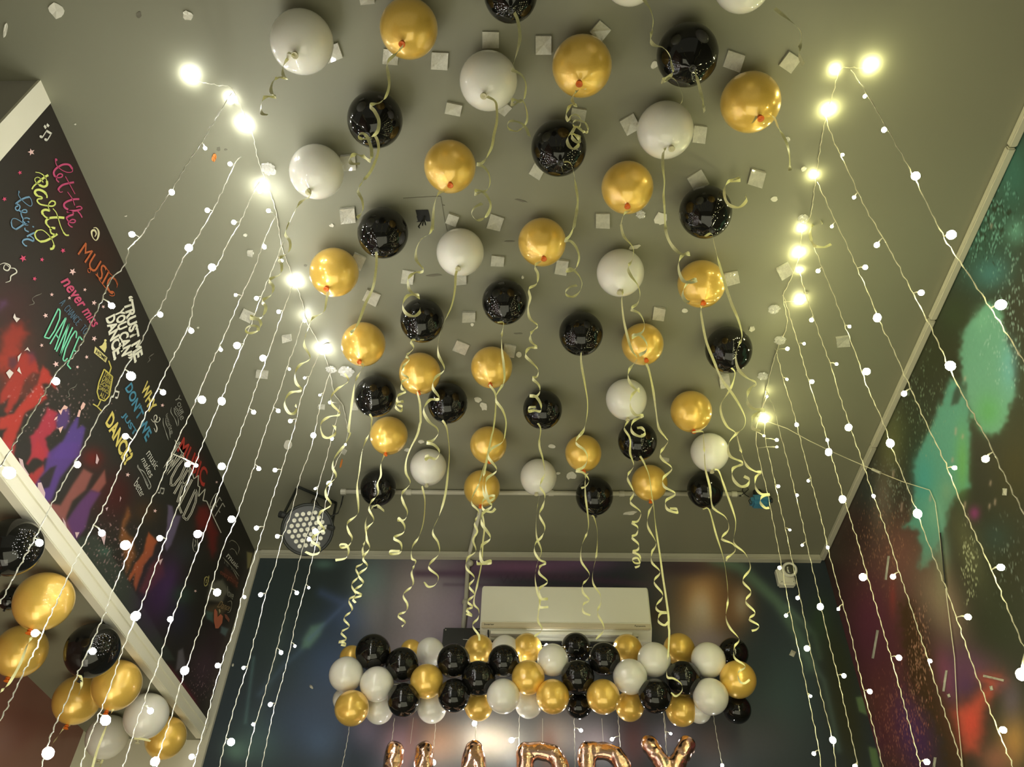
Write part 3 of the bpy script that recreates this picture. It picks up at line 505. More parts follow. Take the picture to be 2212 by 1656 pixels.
def ribbon_mesh(px, y0, wid=.0095, org=(0, 0, 0), seed=0):
    q0, L = spline(px, max(24, int(len(px)*9))); n = len(q0); rs = np.random.RandomState(seed)
    base = np.array([ony(x, y, y0) for x, y in q0]); win = max(5, int(n/len(px)*5)) | 1
    pad = np.pad(base, ((win//2, win//2), (0, 0)), 'edge'); ax = np.stack([np.convolve(pad[:, k], np.ones(win)/win, 'valid') for k in range(3)], -1)
    dev = (base-ax)[:, 0]; ds = np.linalg.norm(np.gradient(base, axis=0), axis=1)+1e-6; dd = np.gradient(dev)/ds
    R0 = .016; dy = -R0*np.tanh(dd*1.6); dy = np.convolve(np.pad(dy, 3, 'edge'), np.ones(7)/7, 'valid')
    p3 = np.array([ony(x, y, y0+d) for (x, y), d in zip(q0, dy)])
    ph = rs.uniform(0, 6.28); u = np.linspace(0, 1, n); fr = rs.uniform(1.5, 3.5); ang = ph+fr*u*2*math.pi*.5+.7*np.sin(u*9+ph)
    rho = np.stack([dev/R0+.5*np.sin(ang)*.6, dy/R0-.35-.2*np.cos(ang), np.zeros(n)], -1)
    T = np.gradient(p3, axis=0); T /= np.linalg.norm(T, axis=1)[:, None]+1e-9
    W = np.cross(T, rho); W /= np.linalg.norm(W, axis=1)[:, None]+1e-9
    for i in range(1, n):
        if W[i]@W[i-1] < 0: W[i] = -W[i]
    for _ in range(2): W[1:-1] = (W[:-2]+W[1:-1]*2+W[2:])/4
    W /= np.linalg.norm(W, axis=1)[:, None]+1e-9
    v = []
    for a, w_ in zip(p3, W): v += [a+w_*wid/2, a-w_*wid/2]
    return mesh(v, [(2*i, 2*i+1, 2*i+3, 2*i+2) for i in range(n-1)], True, org)
BAL = [  # n, colour, x, y, w, h, how to tell it, ribbon trace
(1,'W',652,91,135,138,'largest white balloon, front left beside the big glowing bulb','A:205,375 258,398 230,402 190,435 168,480 168,520 178,550 200,560 150,552 110,565 85,620 90,670 120,693 60,690 30,702 12,760 20,812 60,822'),
(2,'G',883,62,125,130,'topmost pearl gold balloon, right of the largest white one','A:1035,322 980,380 915,450 925,540 928,620 905,690 860,735 790,752 825,795 855,860 850,930 820,968 770,992 718,988 712,962 745,955 775,985 803,1070 795,1150 740,1115 680,1105 645,1130 662,1170 720,1170'),
(3,'B',1103,-12,118,118,'black balloon cut in half by the top edge of the photo','A:1825,90 1850,150 1865,270 1840,390 1815,470 1812,500 1870,530 1905,590 1905,660 1880,725 1820,712 1800,735 1825,750 1875,715 1905,760 1918,830 1905,885 1850,935 1790,925 1775,890 1800,865 1860,875 1905,910 1932,975'),
(4,'W',1362,-52,128,120,'white balloon of which only a thin sliver shows at the top edge','B:960,-10 985,30 1010,70 1030,150 1015,240 1010,290 1040,325 1100,340 1150,400 1165,470 1170,520 1130,560 1090,575 1110,590 1150,555 1195,580 1220,630 1240,690 1230,740'),
(5,'W',1604,-38,125,130,'white balloon whose lower end shows at the top right edge','B:1900,60 2078,215 2080,330 2072,390 2105,465'),
(6,'W',1055,175,122,132,'white balloon midway between the two uppermost gold balloons','A:1630,690 1688,725 1700,790 1700,870 1680,960 1660,1060 1600,1160 1555,1175 1600,1190 1640,1240 1650,1310 1620,1365 1550,1362 1545,1390 1600,1375 1640,1420 1655,1480 1620,1550 1560,1575 1520,1530 1540,1485 1595,1455'),
(7,'G',1257,143,126,137,'pearl gold balloon with a tangle of curled ribbon below its knot','B:550,635 480,650 450,710 470,748 485,755 440,750 405,820 425,865 440,830 480,820 510,850 500,910 460,900 460,870 500,860 545,880 565,935 535,945 480,905 450,945 415,990 425,1040 460,1065 500,1030 490,980 450,955 450,985 490,1020 510,990 480,960'),
(8,'B',1485,119,132,137,'largest black balloon, upper right with a ribbon looped across it','B:1310,490 1320,462 1340,540 1365,640 1385,720 1398,800'),
(9,'G',1621,221,128,132,'pearl gold balloon farthest to the upper right','B:1740,880 1800,805 1885,830 1920,900 1965,980 1990,1040 2005,1120 2010,1220'),
(10,'B',810,259,119,123,'black balloon with a curled ribbon hanging over its face, front left','A:800,1000 822,965 850,1020 848,1100 800,1220 740,1300 705,1360 735,1430 740,1500 700,1560'),
(11,'W',1437,281,119,127,'white balloon with a tape square sticking out on both sides','B:1160,1040 1115,1060 1100,1110 1100,1200 1110,1300 1105,1400 1110,1480 1115,1580;D:1125,180 1160,260 1220,320 1290,330 1275,318 1230,345 1210,400 1220,470 1250,520 1300,530 1345,510 1290,515 1250,570 1240,620 1260,660 1290,668'),
(12,'B',1207,320,118,125,'black balloon with coiled ribbon over its upper right rim','B:385,1235 375,1170 430,1160 460,1230 480,1350 490,1450 470,1580;D:460,140 430,200 395,230 440,235 480,280 500,350 480,420 450,445 405,445 440,430 490,470 520,530 505,590 460,630 410,620 405,590 440,560 485,550'),
(13,'G',972,360,111,117,'pearl gold balloon just above the square hole in the ceiling','A:1325,1370 1280,1385 1250,1480 1240,1640;C:1240,120 1220,180 1160,220 1125,290 1125,370 1175,435 1160,455 1110,460 1065,500 1065,545 1080,590 1145,640 1130,618 1060,625 1025,690 1050,750 1110,770 1150,740 1150,715'),
(14,'W',684,371,117,119,'white balloon farthest left in the third row, by the left lights','A:345,1350 365,1400 290,1450 240,1540 195,1640;C:215,100 185,180 220,240 210,310 140,360 160,400 150,470 70,510 100,560 85,620 20,660;G:710,210 690,270 665,290 600,275 605,290 660,300 675,340 650,380 590,395 562,370 600,342 650,350 655,378'),
(15,'G',1355,405,111,117,'pearl gold balloon between the two big black ones right of centre','B:870,1505 822,1528 800,1600;D:800,120 820,200 885,280 880,360 850,420 870,480 920,550 935,620 915,680 870,720 930,750 965,820 955,880 900,910 878,925 885,905 940,910 985,970 975,1020 930,1050'),
(16,'B',1524,458,114,115,'black balloon under the right lights, above a gold one','D:1400,200 1448,182 1470,270 1510,420 1550,560 1590,680 1640,800 1665,910 1640,980 1620,1060 1640,1150 1700,1210 1770,1250 1720,1290 1700,1370 1740,1430 1830,1440 1790,1450 1740,1500 1740,1570 1800,1590'),
(17,'B',827,503,110,112,'black balloon left of the square hole in the ceiling','C:835,310 840,350 835,440 820,540 800,600 760,680 720,790 690,850 655,890'),
(18,'G',1171,523,103,108,'pearl gold balloon exactly in the centre of the ceiling','D:230,375 182,412 205,470 195,540 140,575 150,640 135,720 150,790 205,840 155,890 155,950 200,990 185,995 140,1000 115,1050 160,1100 205,1150 200,1200 165,1215 210,1260 220,1310 190,1345 145,1340 190,1345 225,1400 225,1450 180,1445 140,1450 140,1425 190,1420'),
(19,'W',994,545,103,106,'white balloon directly below the square hole in the ceiling','C:1418,435 1405,480 1400,580 1375,700 1320,820 1285,930 1280,1040 1325,1150 1260,1210 1240,1280 1290,1360 1220,1370 1175,1440 1210,1520 1270,1570 1280,1612;E:1240,170 1195,185 1250,200 1290,250 1265,300 1215,290 1190,305 1185,285 1215,275'),
(20,'W',1340,589,103,105,'white balloon right of centre with a ribbon crossing its face','D:812,580 805,660 820,800 850,930 880,1020 915,1075 860,1150 850,1210 880,1270 930,1310 925,1290 875,1340 865,1410 900,1475 958,1478 950,1490 890,1520 870,1570 890,1610 940,1630 975,1605 950,1570 915,1570'),
(21,'G',722,588,107,107,'bright pearl gold balloon nearest the left light curtain','C:490,595 480,660 460,740 380,785 350,860 320,970 365,1070 290,1120 255,1180 265,1250 305,1300 220,1320 180,1390 210,1460 250,1465 270,1430 258,1405'),
(22,'G',1515,613,105,103,'pearl gold balloon with a tape square on its right rim','D:1410,680 1372,705 1380,800 1410,950 1460,1080 1520,1220 1600,1330 1660,1430 1690,1510 1675,1570 1625,1610;F:1570,190 1580,280 1675,330 1600,370 1600,440 1650,495 1700,490 1720,450 1680,425'),
(23,'B',1090,652,98,100,'black balloon in the middle, left of a matching black one','C:1705,815 1748,818 1735,900 1735,1000 1750,1130 1750,1240 1690,1355 1740,1440 1765,1520 1760,1600;E:1740,180 1660,230 1640,290 1700,380 1630,440 1620,510 1640,600 1665,640 1600,690 1590,760 1655,865 1590,920 1580,990 1600,1040 1655,1030 1655,1045 1560,1050 1560,1035'),
(24,'B',912,692,95,97,'black balloon with a round ribbon curl on its upper left','C:1180,938 1085,945 1105,1000 1050,1055 1075,1080 1030,1130 1020,1180 1070,1215 1020,1240 1020,1290 1050,1310 990,1340 990,1380 1035,1380 990,1385 975,1420 1010,1450 1025,1420 990,1405'),
(25,'B',1255,720,96,97,'black balloon in the middle, right of a matching black one','D:515,1020 515,1100 540,1250 560,1380 555,1490 530,1590 490,1640;F:530,100 475,180 540,240 560,300 530,360 475,385 530,400 570,450 550,495 515,510'),
(26,'G',785,743,96,97,'pearl gold balloon above the leftmost black pair','C:730,1110 745,1130 690,1230 665,1380 640,1580;E:650,120 610,200 540,290 525,360 550,430 480,500 480,570 515,630 440,680 420,740 470,810 440,820 370,880 430,930 430,970 380,985 330,965'),
(27,'G',1388,743,92,92,'pearl gold balloon above a white one, crossed by curled ribbon','D:980,1110 1000,1160 1030,1300 1050,1450 1070,1570 1120,1640;F:1135,180 1080,260 1100,310 1165,370 1100,440 1110,500 1190,550 1120,600 1130,660 1200,685 1200,660 1150,655'),
(28,'B',1574,755,103,100,'black balloon farthest right, touching the right light curtain','D:1590,1140 1615,1175 1600,1250 1565,1320 1515,1400 1520,1480 1560,1560 1620,1605;F:1640,180 1665,270 1700,350 1760,390 1805,395 1765,430 1760,500 1800,550 1865,555 1810,570 1795,610 1830,650 1860,650'),
(29,'G',1062,793,90,93,'pearl gold balloon below the left one of the middle black pair','C:1645,1260 1690,1330 1690,1450 1675,1580;E:1660,150 1620,350 1600,480 1610,560 1650,600 1690,570 1650,565 1600,600 1600,660 1660,680 1690,655'),
(30,'G',907,806,90,93,'pearl gold balloon touching a black one at its lower right','C:1130,1310 1150,1400 1155,1520;E:1150,50 1130,130 1080,230 1050,320 1050,400 1080,475 1020,550 1030,610 1060,680 1040,735 990,740 1000,725 1040,780 1030,830 960,865 1010,900 1020,950 1000,975 940,980 935,960 1005,960'),
(31,'B',811,855,91,91,'black balloon at far left, upper one of two stacked over gold','C:790,1470 805,1500;E:802,50 795,100 740,230 715,400 700,500 710,640 700,700 630,760 640,820 665,870 640,920 590,935 575,915 620,915 640,960 620,1010 545,1025'),
(32,'W',1353,862,89,91,'white balloon touching a black one below it','D:850,1520 825,1560;F:825,90 865,160 865,260 890,350 845,430 890,540 865,610 940,680 920,745 875,755 920,790 910,840 875,860 925,910 920,950 880,965 930,990 940,1040 900,1045 880,1020 920,1010 935,1060 900,1078'),
(33,'B',967,870,86,90,'black balloon overlapping the lower right of a gold one','C:1310,1515 1330,1545;E:1345,100 1360,250 1350,400 1330,560 1290,700 1240,820 1280,900 1285,980 1210,1070 1280,1140 1260,1200 1210,1215 1180,1180'),
(34,'B',1172,884,85,87,'black balloon in the centre column with curls across its top left','F:205,45 225,90 215,200 240,300 255,400 235,450 220,500 255,560 240,640 215,700 255,790 230,860 190,900 180,960 215,1020 265,1045 220,1070 215,1120 275,1180 215,1230 230,1300 280,1300 220,1310 220,1360 280,1360'),
(35,'G',1493,888,90,91,'pearl gold balloon just above a white one on the right','F:1310,110 1385,105 1390,150 1398,300 1405,380 1435,500 1450,630 1480,670 1550,720 1570,800 1520,860 1530,880 1600,910 1615,960 1550,1015 1560,1025'),
(36,'G',840,940,82,84,'pearl gold balloon between two black ones at far left','E:895,275 870,340 870,420 845,480 850,550 800,610 785,660 820,740 770,800 770,880 790,940 740,1010 775,1070 710,1130 745,1190 680,1240 735,1275 670,1300 690,1330'),
(37,'B',1377,952,85,86,'black balloon with a ribbon spiral on its upper rim, above gold','F:925,265 960,320 1000,420 1020,560 1030,620 1000,680 990,780 1050,900 1020,970 1020,1040 1080,1110 1035,1180 1100,1275 1050,1350 1070,1390 1130,1400 1080,1410 1065,1460 1110,1490 1140,1465'),
(38,'G',1055,960,79,83,'pearl gold balloon, upper of a gold pair near the back','E:1613,335 1570,480 1530,560 1520,620 1570,680 1540,760 1560,820 1530,880 1550,960 1490,1010 1480,1080 1540,1150 1500,1210 1540,1270 1490,1320 1530,1360 1480,1380 1525,1420 1480,1410'),
(39,'W',1533,976,84,83,'white balloon at back right between a gold and a black one','F:1470,375 1500,390 1540,500 1610,700 1620,780 1605,880 1620,920 1690,980 1725,1080 1670,1170 1730,1250 1690,1320 1760,1400 1715,1445 1785,1490 1770,1520 1735,1530'),
(40,'G',1260,978,76,84,'pearl gold balloon just above the rearmost right-centre black one','F:565,405 545,430 545,560 560,680 565,800 520,920 515,1030 575,1130 525,1200 530,1260 575,1310 530,1340 530,1395 580,1420'),
(41,'W',925,1008,78,82,'white balloon at back left, right of a gold one','E:1165,495 1185,600 1175,750 1140,860 1095,930 1090,1010 1120,1035 1090,1110 1100,1200 1030,1270 1060,1340 1050,1390 990,1420 1045,1470 1020,1500'),
(42,'W',1163,1030,78,82,'rearmost white balloon, straight above the air conditioner','F:215,565 195,700 195,850 230,960 200,1050 185,1150 200,1250 220,1320 205,1450 235,1520 180,1570'),
(43,'G',1403,1042,78,80,'pearl gold balloon at the back, between two ribbons near conduit','F:1015,590 1030,620 1050,800 1080,1000 1100,1150 1120,1280 1140,1430;R:1080,500 1085,560 1075,760 1065,910 1120,930 1180,970 1190,1030 1140,1075 1100,1045'),
(44,'G',1041,1054,76,84,'pearl gold balloon, lower of a gold pair, over the conduit','E:1595,680 1610,800 1600,900 1590,1050 1560,1200 1535,1330 1570,1380 1565,1440 1525,1490 1570,1560 1575,1600'),
(45,'B',817,1053,77,79,'black balloon over the left end of the conduit','E:820,640 850,632 895,675 825,635 780,700 760,760 765,860 740,940 745,1040 690,1080 710,1140 660,1200 690,1270 640,1310 665,1380 605,1440 645,1500 585,1540 625,1590 565,1610 610,1615 620,1635 585,1630'),
(46,'B',1523,1058,76,80,'black balloon over the right end of the conduit','F:1385,660 1430,665 1480,840 1530,1000 1555,1150 1565,1300 1550,1430 1580,1510 1645,1590;R:1620,670 1620,760 1710,830 1650,880 1660,950 1700,970 1745,940'),
(47,'B',1284,1071,80,84,'rearmost black balloon right of centre, over the conduit','F:590,710 605,715 630,820 625,980 600,1100 600,1190 650,1270 655,1330 630,1400 670,1480 675,1530 620,1590'),
]
KEY = []; GB = 'balloons stuck under the ceiling'
for n, c, x, y, w_, h_, key, rib in BAL:
    ctr, r = fit(x, y, (w_+h_)/2, H-.004)
    root = thing('balloon', key, 'balloon', (ctr.x, ctr.y, ctr.z-r*1.1), GB)
    rot = (random.uniform(-.08, .08), random.uniform(-.08, .08), random.uniform(0, 6))
    child(SK[c], 'skin', root, ctr, r, rot); kn = child(KN[c], 'knot', root, ctr+Vector((0, 0, .4*r)), r*1.4, rot)
    if rib:
        new('ribbon', ribbon_mesh(trace(rib), ctr.y, .0082, root.location, n), M['ribbon'], root, 'pale yellow curling ribbon')
    KEY.append((x, y, n, c, key))
# balloons in the low niche on the left
NB = [('B', 28, 1180, 128, 118, 'black balloon with many light reflections at the left edge of the niche'), ('G', 95, 1297, 121, 124, 'largest pearl gold balloon in the niche, below the black one'),
      ('B', 22, 1292, 46, 50, 'small black balloon half hidden behind the largest niche gold one', 2.3), ('G', 45, 1405, 108, 110, 'pearl gold balloon at the left edge above the maroon wall'),
      ('B', 200, 1403, 110, 118, 'black balloon in the middle of the niche ceiling'), ('G', 252, 1478, 102, 106, 'pearl gold balloon in the niche touching the mid black one'),
      ('G', 167, 1510, 92, 108, 'pearl gold balloon in the niche over the maroon wall corner'), ('W', 316, 1545, 90, 98, 'white balloon in the niche with a lit bulb before it'),
      ('W', 232, 1590, 82, 96, 'white balloon at the bottom of the niche, behind the others'), ('G', 358, 1592, 84, 90, 'pearl gold balloon in the niche corner next to the beam end')]
NR = {1: [(80, 1360), (60, 1390), (45, 1430), (20, 1475), (0, 1495), (-10, 1520)], 4: [(166, 1455), (175, 1462), (176, 1480), (170, 1500)], 6: [(152, 1566), (140, 1570), (125, 1590), (112, 1610), (105, 1640)], 5: [(245, 1530), (236, 1550), (225, 1580), (210, 1620), (200, 1656)], 7: [(290, 1594), (310, 1596), (325, 1600)], 8: [(222, 1640), (218, 1650), (212, 1665)]}
for i, b in enumerate(NB):
    c, x, y, w_, h_, key = b[:6]; ctr, r = fit(x, y, (w_+h_)/2, ZN-.004)
    root = thing('balloon', key, 'balloon', (ctr.x, ctr.y, ctr.z-r*1.1), 'balloons under the niche ceiling')
    child(SK[c], 'skin', root, ctr, r); child(KN[c], 'knot', root, ctr+Vector((0, 0, .4*r)), r*1.4)
    if i in NR: new('ribbon', ribbon_mesh(NR[i], ctr.y, .008, root.location, 70+i), M['ribbon'], root, 'pale yellow curling ribbon')
# balloon garland on the back wall
GR = '''B 806 1408 76 1|W 748 1456 74 1|W 814 1477 73 1|G 760 1529 74 1|B 869 1435 72 1|W 929 1408 62 0|G 922 1471 72 1|B 872 1512 70 1|W 819 1531 62 0|W 933 1528 64 0|B 980 1427 72 1|G 1035 1402 63 0|B 1034 1465 74 1|B 981 1502 70 1|G 1034 1524 62 0|B 1088 1427 68 1|W 1087 1503 72 1|G 1139 1400 64 0|G 1141 1463 72 1|W 1142 1520 60 0|G 759 1419 50 0|G 888 1404 46 0|W 745 1510 52 0|W 1091 1403 62 0|W 1194 1425 68 1|G 1194 1504 72 1|B 1244 1399 65 0|B 1305 1423 70 1|B 1248 1462 72 1|B 1250 1522 58 0|G 1355 1402 64 0|G 1303 1504 72 1|G 1360 1525 62 0|W 1361 1461 74 1|W 1413 1424 72 1|B 1415 1503 72 1|G 1467 1402 68 0|B 1476 1465 74 1|G 1472 1533 68 0|W 1530 1425 74 1|B 1584 1410 64 0|G 1594 1467 78 1|W 1535 1504 76 1|B 1592 1531 60 0|W 1510 1535 52 0'''
g = thing('balloon_garland', 'row of black, white and gold balloons tied below the air conditioner', 'balloon garland', (0, 3.37, 2.78))
for s_ in GR.split('|'):
    c, x, y, d, f = s_.split(); x, y, d = float(x), float(y), float(d); Y = 3.30 if f == '1' else 3.42
    ctr = ony(x, y, Y); r = d/2*depth(ctr)/FPX
    o = child(SK[c], 'balloon', g, ctr, r, (math.pi/2+random.uniform(-.3, .3), random.uniform(-.3, .3), 0)); o['label'] = CN[c]+' balloon'
mb = MB().tube([(-.84, 3.37, 2.78), (-.3, 3.37, 2.78), (.3, 3.37, 2.78), (.83, 3.37, 2.78)], .004)
o = mb.build('cord', M['thread'], g, off=g.location)
# loose ribbons stuck to the ceiling
def loose(tr, Y, label): 
    px = trace(tr); o = new('loose_ribbon', ribbon_mesh(px, Y, .0095, (0, 0, 0), 31), M['ribbon']); tag(o, label, 'ribbon')
loose('C:610,1180 640,1230 600,1265 560,1290 515,1345 520,1400 580,1470 500,1490 445,1530 440,1580 460,1630 500,1640 545,1610 545,1570 530,1550', onz(760, 800, 3.55).y, 'loose pale yellow ribbon hanging by the crumpled tape, left')
loose('B:1580,1300 1650,1290 1640,1275 1580,1290 1540,1340 1545,1420 1580,1470 1650,1480 1700,1430 1690,1400', onz(1590, 400, 3.52).y, 'loose ribbon ring right of the black balloon by the right lights')
loose('S:800,170 810,190 740,195 700,230 690,300 710,380 740,420 830,430 900,400', onz(1760, 500, 3.55).y, 'loose ribbon ring between the right light strings')
# ================================================================ light curtains
ICO = {}
def bulb_mesh(side):
    if side not in ICO:
        m_ = MB().sphere((0, 0, 0), 1, 10, 7, (1, 1, 1.15)); me = mesh(m_.v, m_.f, True); me.materials.append(M['bulb_'+side]); ICO[side] = me
    return ICO[side]
def wire_pts(q, X, wob=.0012, conv=None):
    q2, L = spline(q, max(8, int(len(q)*7))); P3 = [conv(x, y) if conv else onx(x, y, X) for x, y in q2]; out = []
    for i, p in enumerate(P3): out.append(p+Vector((math.sin(i*1.9), math.cos(i*2.3), 0))*wob)
    return out
def light_string(side, cable, bulbs, label, X=None, group='', r=.00095, conv=None, name='light_string'):
    q = P(cable); b = [tuple(float(k) for k in t.split(',')) for t in bulbs.split()] if bulbs else []
    if X is None: X = onz(*q[0], H-.01).x
    cv = conv or (lambda x, y: onx(x, y, X))
    top = cv(*q[0]); root = thing(name, label, 'string light', top, group)
    pts = wire_pts(q, X, conv=cv); m_ = MB().tube(pts, r, 5)
    m_.tube([p+Vector((.0012*math.cos(i*1.3), .0012*math.sin(i*1.3), 0)) for i, p in enumerate(pts)], r*.8, 4)
    qq, _ = spline(q, 200)
    for x, y, *s in b:
        s = s[0] if s else 2; bp = cv(x, y); j = np.argmin(np.hypot(qq[:, 0]-x, qq[:, 1]-y-((-6) if len(q) > 2 else 0))); a = cv(*qq[j])
        R_ = {1: .0046, 2: .0066, 3: .0100}[int(s)]
        m_.tube([a, (a+bp)/2+Vector((0, 0, .003)), bp], [.0011, .0016, .003], 5)
        o = bpy.data.objects.new('bulb', bulb_mesh(side)); COL.objects.link(o); o.parent = root; o.location = bp-root.location; o.scale = (R_, R_, R_)
        if (bp-a).length > 1e-4: o.rotation_euler = (bp-a).to_track_quat('Z', 'Y').to_euler()
    m_.build('cable', M['wire' if side == 'l' else 'wire_y'], root, True, off=root.location); return root
GL_, GR_ = 'left curtain of light strings', 'right curtain of light strings'
LS = [
('500,200 465,258 435,308 405,352 378,398 350,440 326,476 303,512 280,535 268,575 240,603 219,650 200,690 165,760 125,800 95,850 60,908 30,960 0,1007', '443,320,1 371,415,2 285,506,2 241,660,2 121,823,2 20,1021,3', 'first light string of the left curtain, over the MUSIC lettering'),
('520,338 507,355 462,450 416,528 395,560 368,618 342,672 327,690 305,738 265,805 238,865 215,895 183,960 172,980 159,1003 128,1058 98,1116 74,1164 43,1221 0,1303', '497,354,2 448,454,2 408,535,3 346,679,2 283,812,3 167,1003,2 85,1172,2', 'second light string of the left curtain, over the TRUST ME lettering'),
('560,392 551,408 530,455 515,487 492,525 470,572 450,590 422,640 408,702 368,783 345,831 322,879 298,931 280,961 252,1030 228,1086 199,1140 189,1160 157,1225 113,1320 95,1359 80,1396 52,1450 26,1505 0,1557', '561,413,2 505,480,2 458,577,3 413,714,2 352,847,2 271,942,2 220,1151,2 76,1367,2', 'third light string of the left curtain, over the yellow DANCE lettering'),
('596,464 570,521 557,560 543,595 523,636 500,690 474,748 450,800 424,862 405,907 388,940 363,1000 340,1057 326,1082 283,1182 267,1221 239,1286 228,1320 200,1383 167,1457 141,1520 120,1563 102,1611 88,1660', '580,455,2 571,533,2 509,637,1 477,755,1 436,863,3 424,1005,1 271,1177,3 200,1406,2 104,1626,3', 'fourth light string of the left curtain, ending at the largest bulb below'),
('612,520 600,553 585,590 572,621 555,665 538,712 521,753 500,805 482,852 462,900 444,943 421,1003 391,1077 360,1158 337,1221 320,1270 300,1320 270,1389 239,1481 211,1550 191,1600 174,1656', '609,563,1 554,644,2 512,746,3 479,866,3 405,1003,2 345,1162,2 293,1330,3 228,1555,3', 'fifth light string of the left curtain, over the WORLD lettering'),
('636,607 630,623 606,687 581,760 566,801 550,845 535,890 502,980 487,1019 462,1090 439,1156 403,1252 375,1328 359,1376 337,1448 320,1487 309,1526 300,1546 287,1589 265,1660', '637,611,3 602,673,2 568,773,3 548,890,2 479,1007,3 427,1153,3 368,1337,2 325,1535,2', 'sixth light string of the left curtain, crossing the grey tape scrap'),
('660,685 651,702 638,745 624,781 604,844 587,890 570,940 550,1003 523,1082 507,1128 482,1183 454,1277 431,1360 422,1383 407,1431 387,1487 374,1535 346,1622 338,1660', '658,692,2 625,797,1 601,887,2 559,1012,2 500,1121,3 469,1279,3 399,1448,3 335,1644,3', 'seventh light string of the left curtain, reaching the wall corner'),
('696,752 682,780 667,816 649,864 639,912 624,963 609,1013 592,1065 568,1143 553,1194 525,1280 505,1360 487,1405 478,1437 462,1490 445,1560 430,1610 417,1660', '696,759,3 658,816,1 627,909,2 594,1015,2 554,1140,2 528,1289,1 470,1437,2 414,1634,2', 'eighth light string of the left curtain, along the corner trim'),
('712,805 700,845 690,882 675,956 660,1000 649,1029 629,1107 611,1158 594,1224 573,1287 556,1360 552,1370 535,1437 509,1518 486,1602 473,1660', '691,853,1 677,940,3 599,1158,2 563,1284,2 526,1442,1 499,1602,3', 'ninth light string of the left curtain, just left of the stage light'),
('735,872 728,902 718,938 704,995 690,1041 670,1130 656,1176 629,1280 608,1360 596,1409 570,1503 553,1559 541,1605 530,1660', '713,869,2 717,947,2 681,1055,1 668,1164,2 641,1280,2 607,1409,2 547,1564,1', 'tenth light string of the left curtain, crossing the stage light lenses'),
('752,930 746,960 725,1001 713,1049 700,1100 687,1156 675,1205 660,1265 645,1320 635,1360 630,1387 612,1460 593,1526 578,1595 564,1660', '746,960,1 711,1044,3 681,1147,3 667,1269,1 637,1395,1 584,1521,2', 'last light string of the left curtain, nearest the balloon garland'),
]
for c_, b_, l_ in LS: light_string('l', c_, b_, l_, group=GL_)
RS = [
('1838,150 1868,195 1905,258 1965,365 2041,516 2082,577 2122,638 2165,705 2215,785', '1868,208,1 1910,280,2 1978,380,3 2055,507,3 2162,658,3', 'first light string of the right curtain, over the teal wall patch'),
('1782,250 1800,302 1835,375 1870,450 1915,527 1965,620 2017,720 2058,810 2102,895 2132,947 2152,989 2180,1047 2215,1115', '1820,334,1 1845,426,1 1894,529,2 1990,632,2 2053,790,3 2129,991,2', 'second light string of the right curtain, over the green powder cloud'),
('1765,392 1787,440 1806,481 1830,530 1852,581 1874,629 1904,703 1924,742 1948,796 1974,854 2004,921 2039,993 2082,1100 2135,1215 2167,1291 2215,1405', '1797,489,1 1869,577,2 1895,686,3 1953,850,2 2062,1010,1 2162,1225,2 2207,1456,3', 'third light string of the right curtain, reaching the photo edge lower right'),
('1752,520 1760,536 1780,588 1800,635 1817,681 1830,716 1854,779 1874,837 1909,915 1928,971 1954,1036 1976,1093 1998,1154 2021,1213 2043,1269 2067,1337 2108,1455 2154,1572 2190,1660', '1767,585,2 1835,705,1 1872,802,3 1923,957,3 1982,1109,3 2091,1332,2 2167,1576,2', 'fourth light string of the right curtain, over the orange powder patch'),
('1728,590 1739,631 1750,664 1763,701 1774,733 1797,796 1812,850 1830,902 1843,941 1863,997 1883,1060 1898,1100 1922,1170 1943,1237 1969,1315 2004,1422 2032,1513 2061,1596 2080,1660', '1728,584,2 1753,691,2 1807,786,1 1833,923,3 1887,1071,1 1929,1245,2 2009,1427,1', 'fifth light string of the right curtain, along the speckled dark band'),
('1692,640 1698,655 1711,700 1724,742 1739,796 1752,839 1768,888 1783,937 1798,991 1820,1067 1828,1091 1843,1140 1852,1167 1876,1252 1900,1335 1924,1417 1950,1510 1974,1600 1990,1660', '1687,633,3 1737,742,1 1754,824,2 1787,950,1 1790,976,3 1820,1078,3 1864,1246,3 1942,1420,2 2002,1645,2', 'sixth light string of the right curtain, with the brightest pair of bulbs'),
('1676,755 1693,823 1709,873 1717,900 1730,954 1739,989 1750,1030 1778,1136 1789,1187 1812,1274 1821,1307 1833,1348 1849,1418 1867,1496 1888,1575 1908,1660', '1667,749,3 1701,753,2 1700,819,1 1721,917,2 1746,1038,1 1788,1182,1 1811,1315,1 1879,1493,2', 'seventh light string of the right curtain, through the ceiling corner'),
('1655,842 1663,860 1674,889 1683,928 1700,991 1718,1065 1735,1136 1744,1180 1772,1300 1776,1322 1799,1418 1810,1461 1852,1648 1855,1662', '1645,845,2 1722,1069,1 1733,1177,1 1772,1310,3 1823,1459,2 1847,1655,2', 'eighth light string of the right curtain, right of the wall camera'),
('1652,908 1653,947 1664,995 1674,1043 1685,1092 1697,1143 1712,1215 1728,1288 1751,1404 1774,1500 1797,1592 1807,1662', '1652,908,3 1678,950,2 1681,1050,2 1706,1144,1 1723,1291,2 1743,1400,3 1799,1598,3', 'ninth light string of the right curtain, over the white wall camera'),
('1640,902 1638,904 1633,950 1646,1017 1659,1070 1688,1219 1708,1328 1726,1410 1744,1494 1768,1614 1774,1662', '1657,856,1 1650,941,1 1678,965,1 1684,1226,2 1698,1329,2 1751,1503,1 1758,1627,2', 'last light string of the right curtain, nearest the garland'),
]
for c_, b_, l_ in RS: light_string('r', c_, b_, l_, group=GR_)
def ceil_wire(side, pts, bulbs, label):
    cv = lambda x, y: onz(x, y, H-.009)
    return light_string(side, pts, bulbs, label, conv=cv, name='ceiling_wire', group='main wires taped along the ceiling')
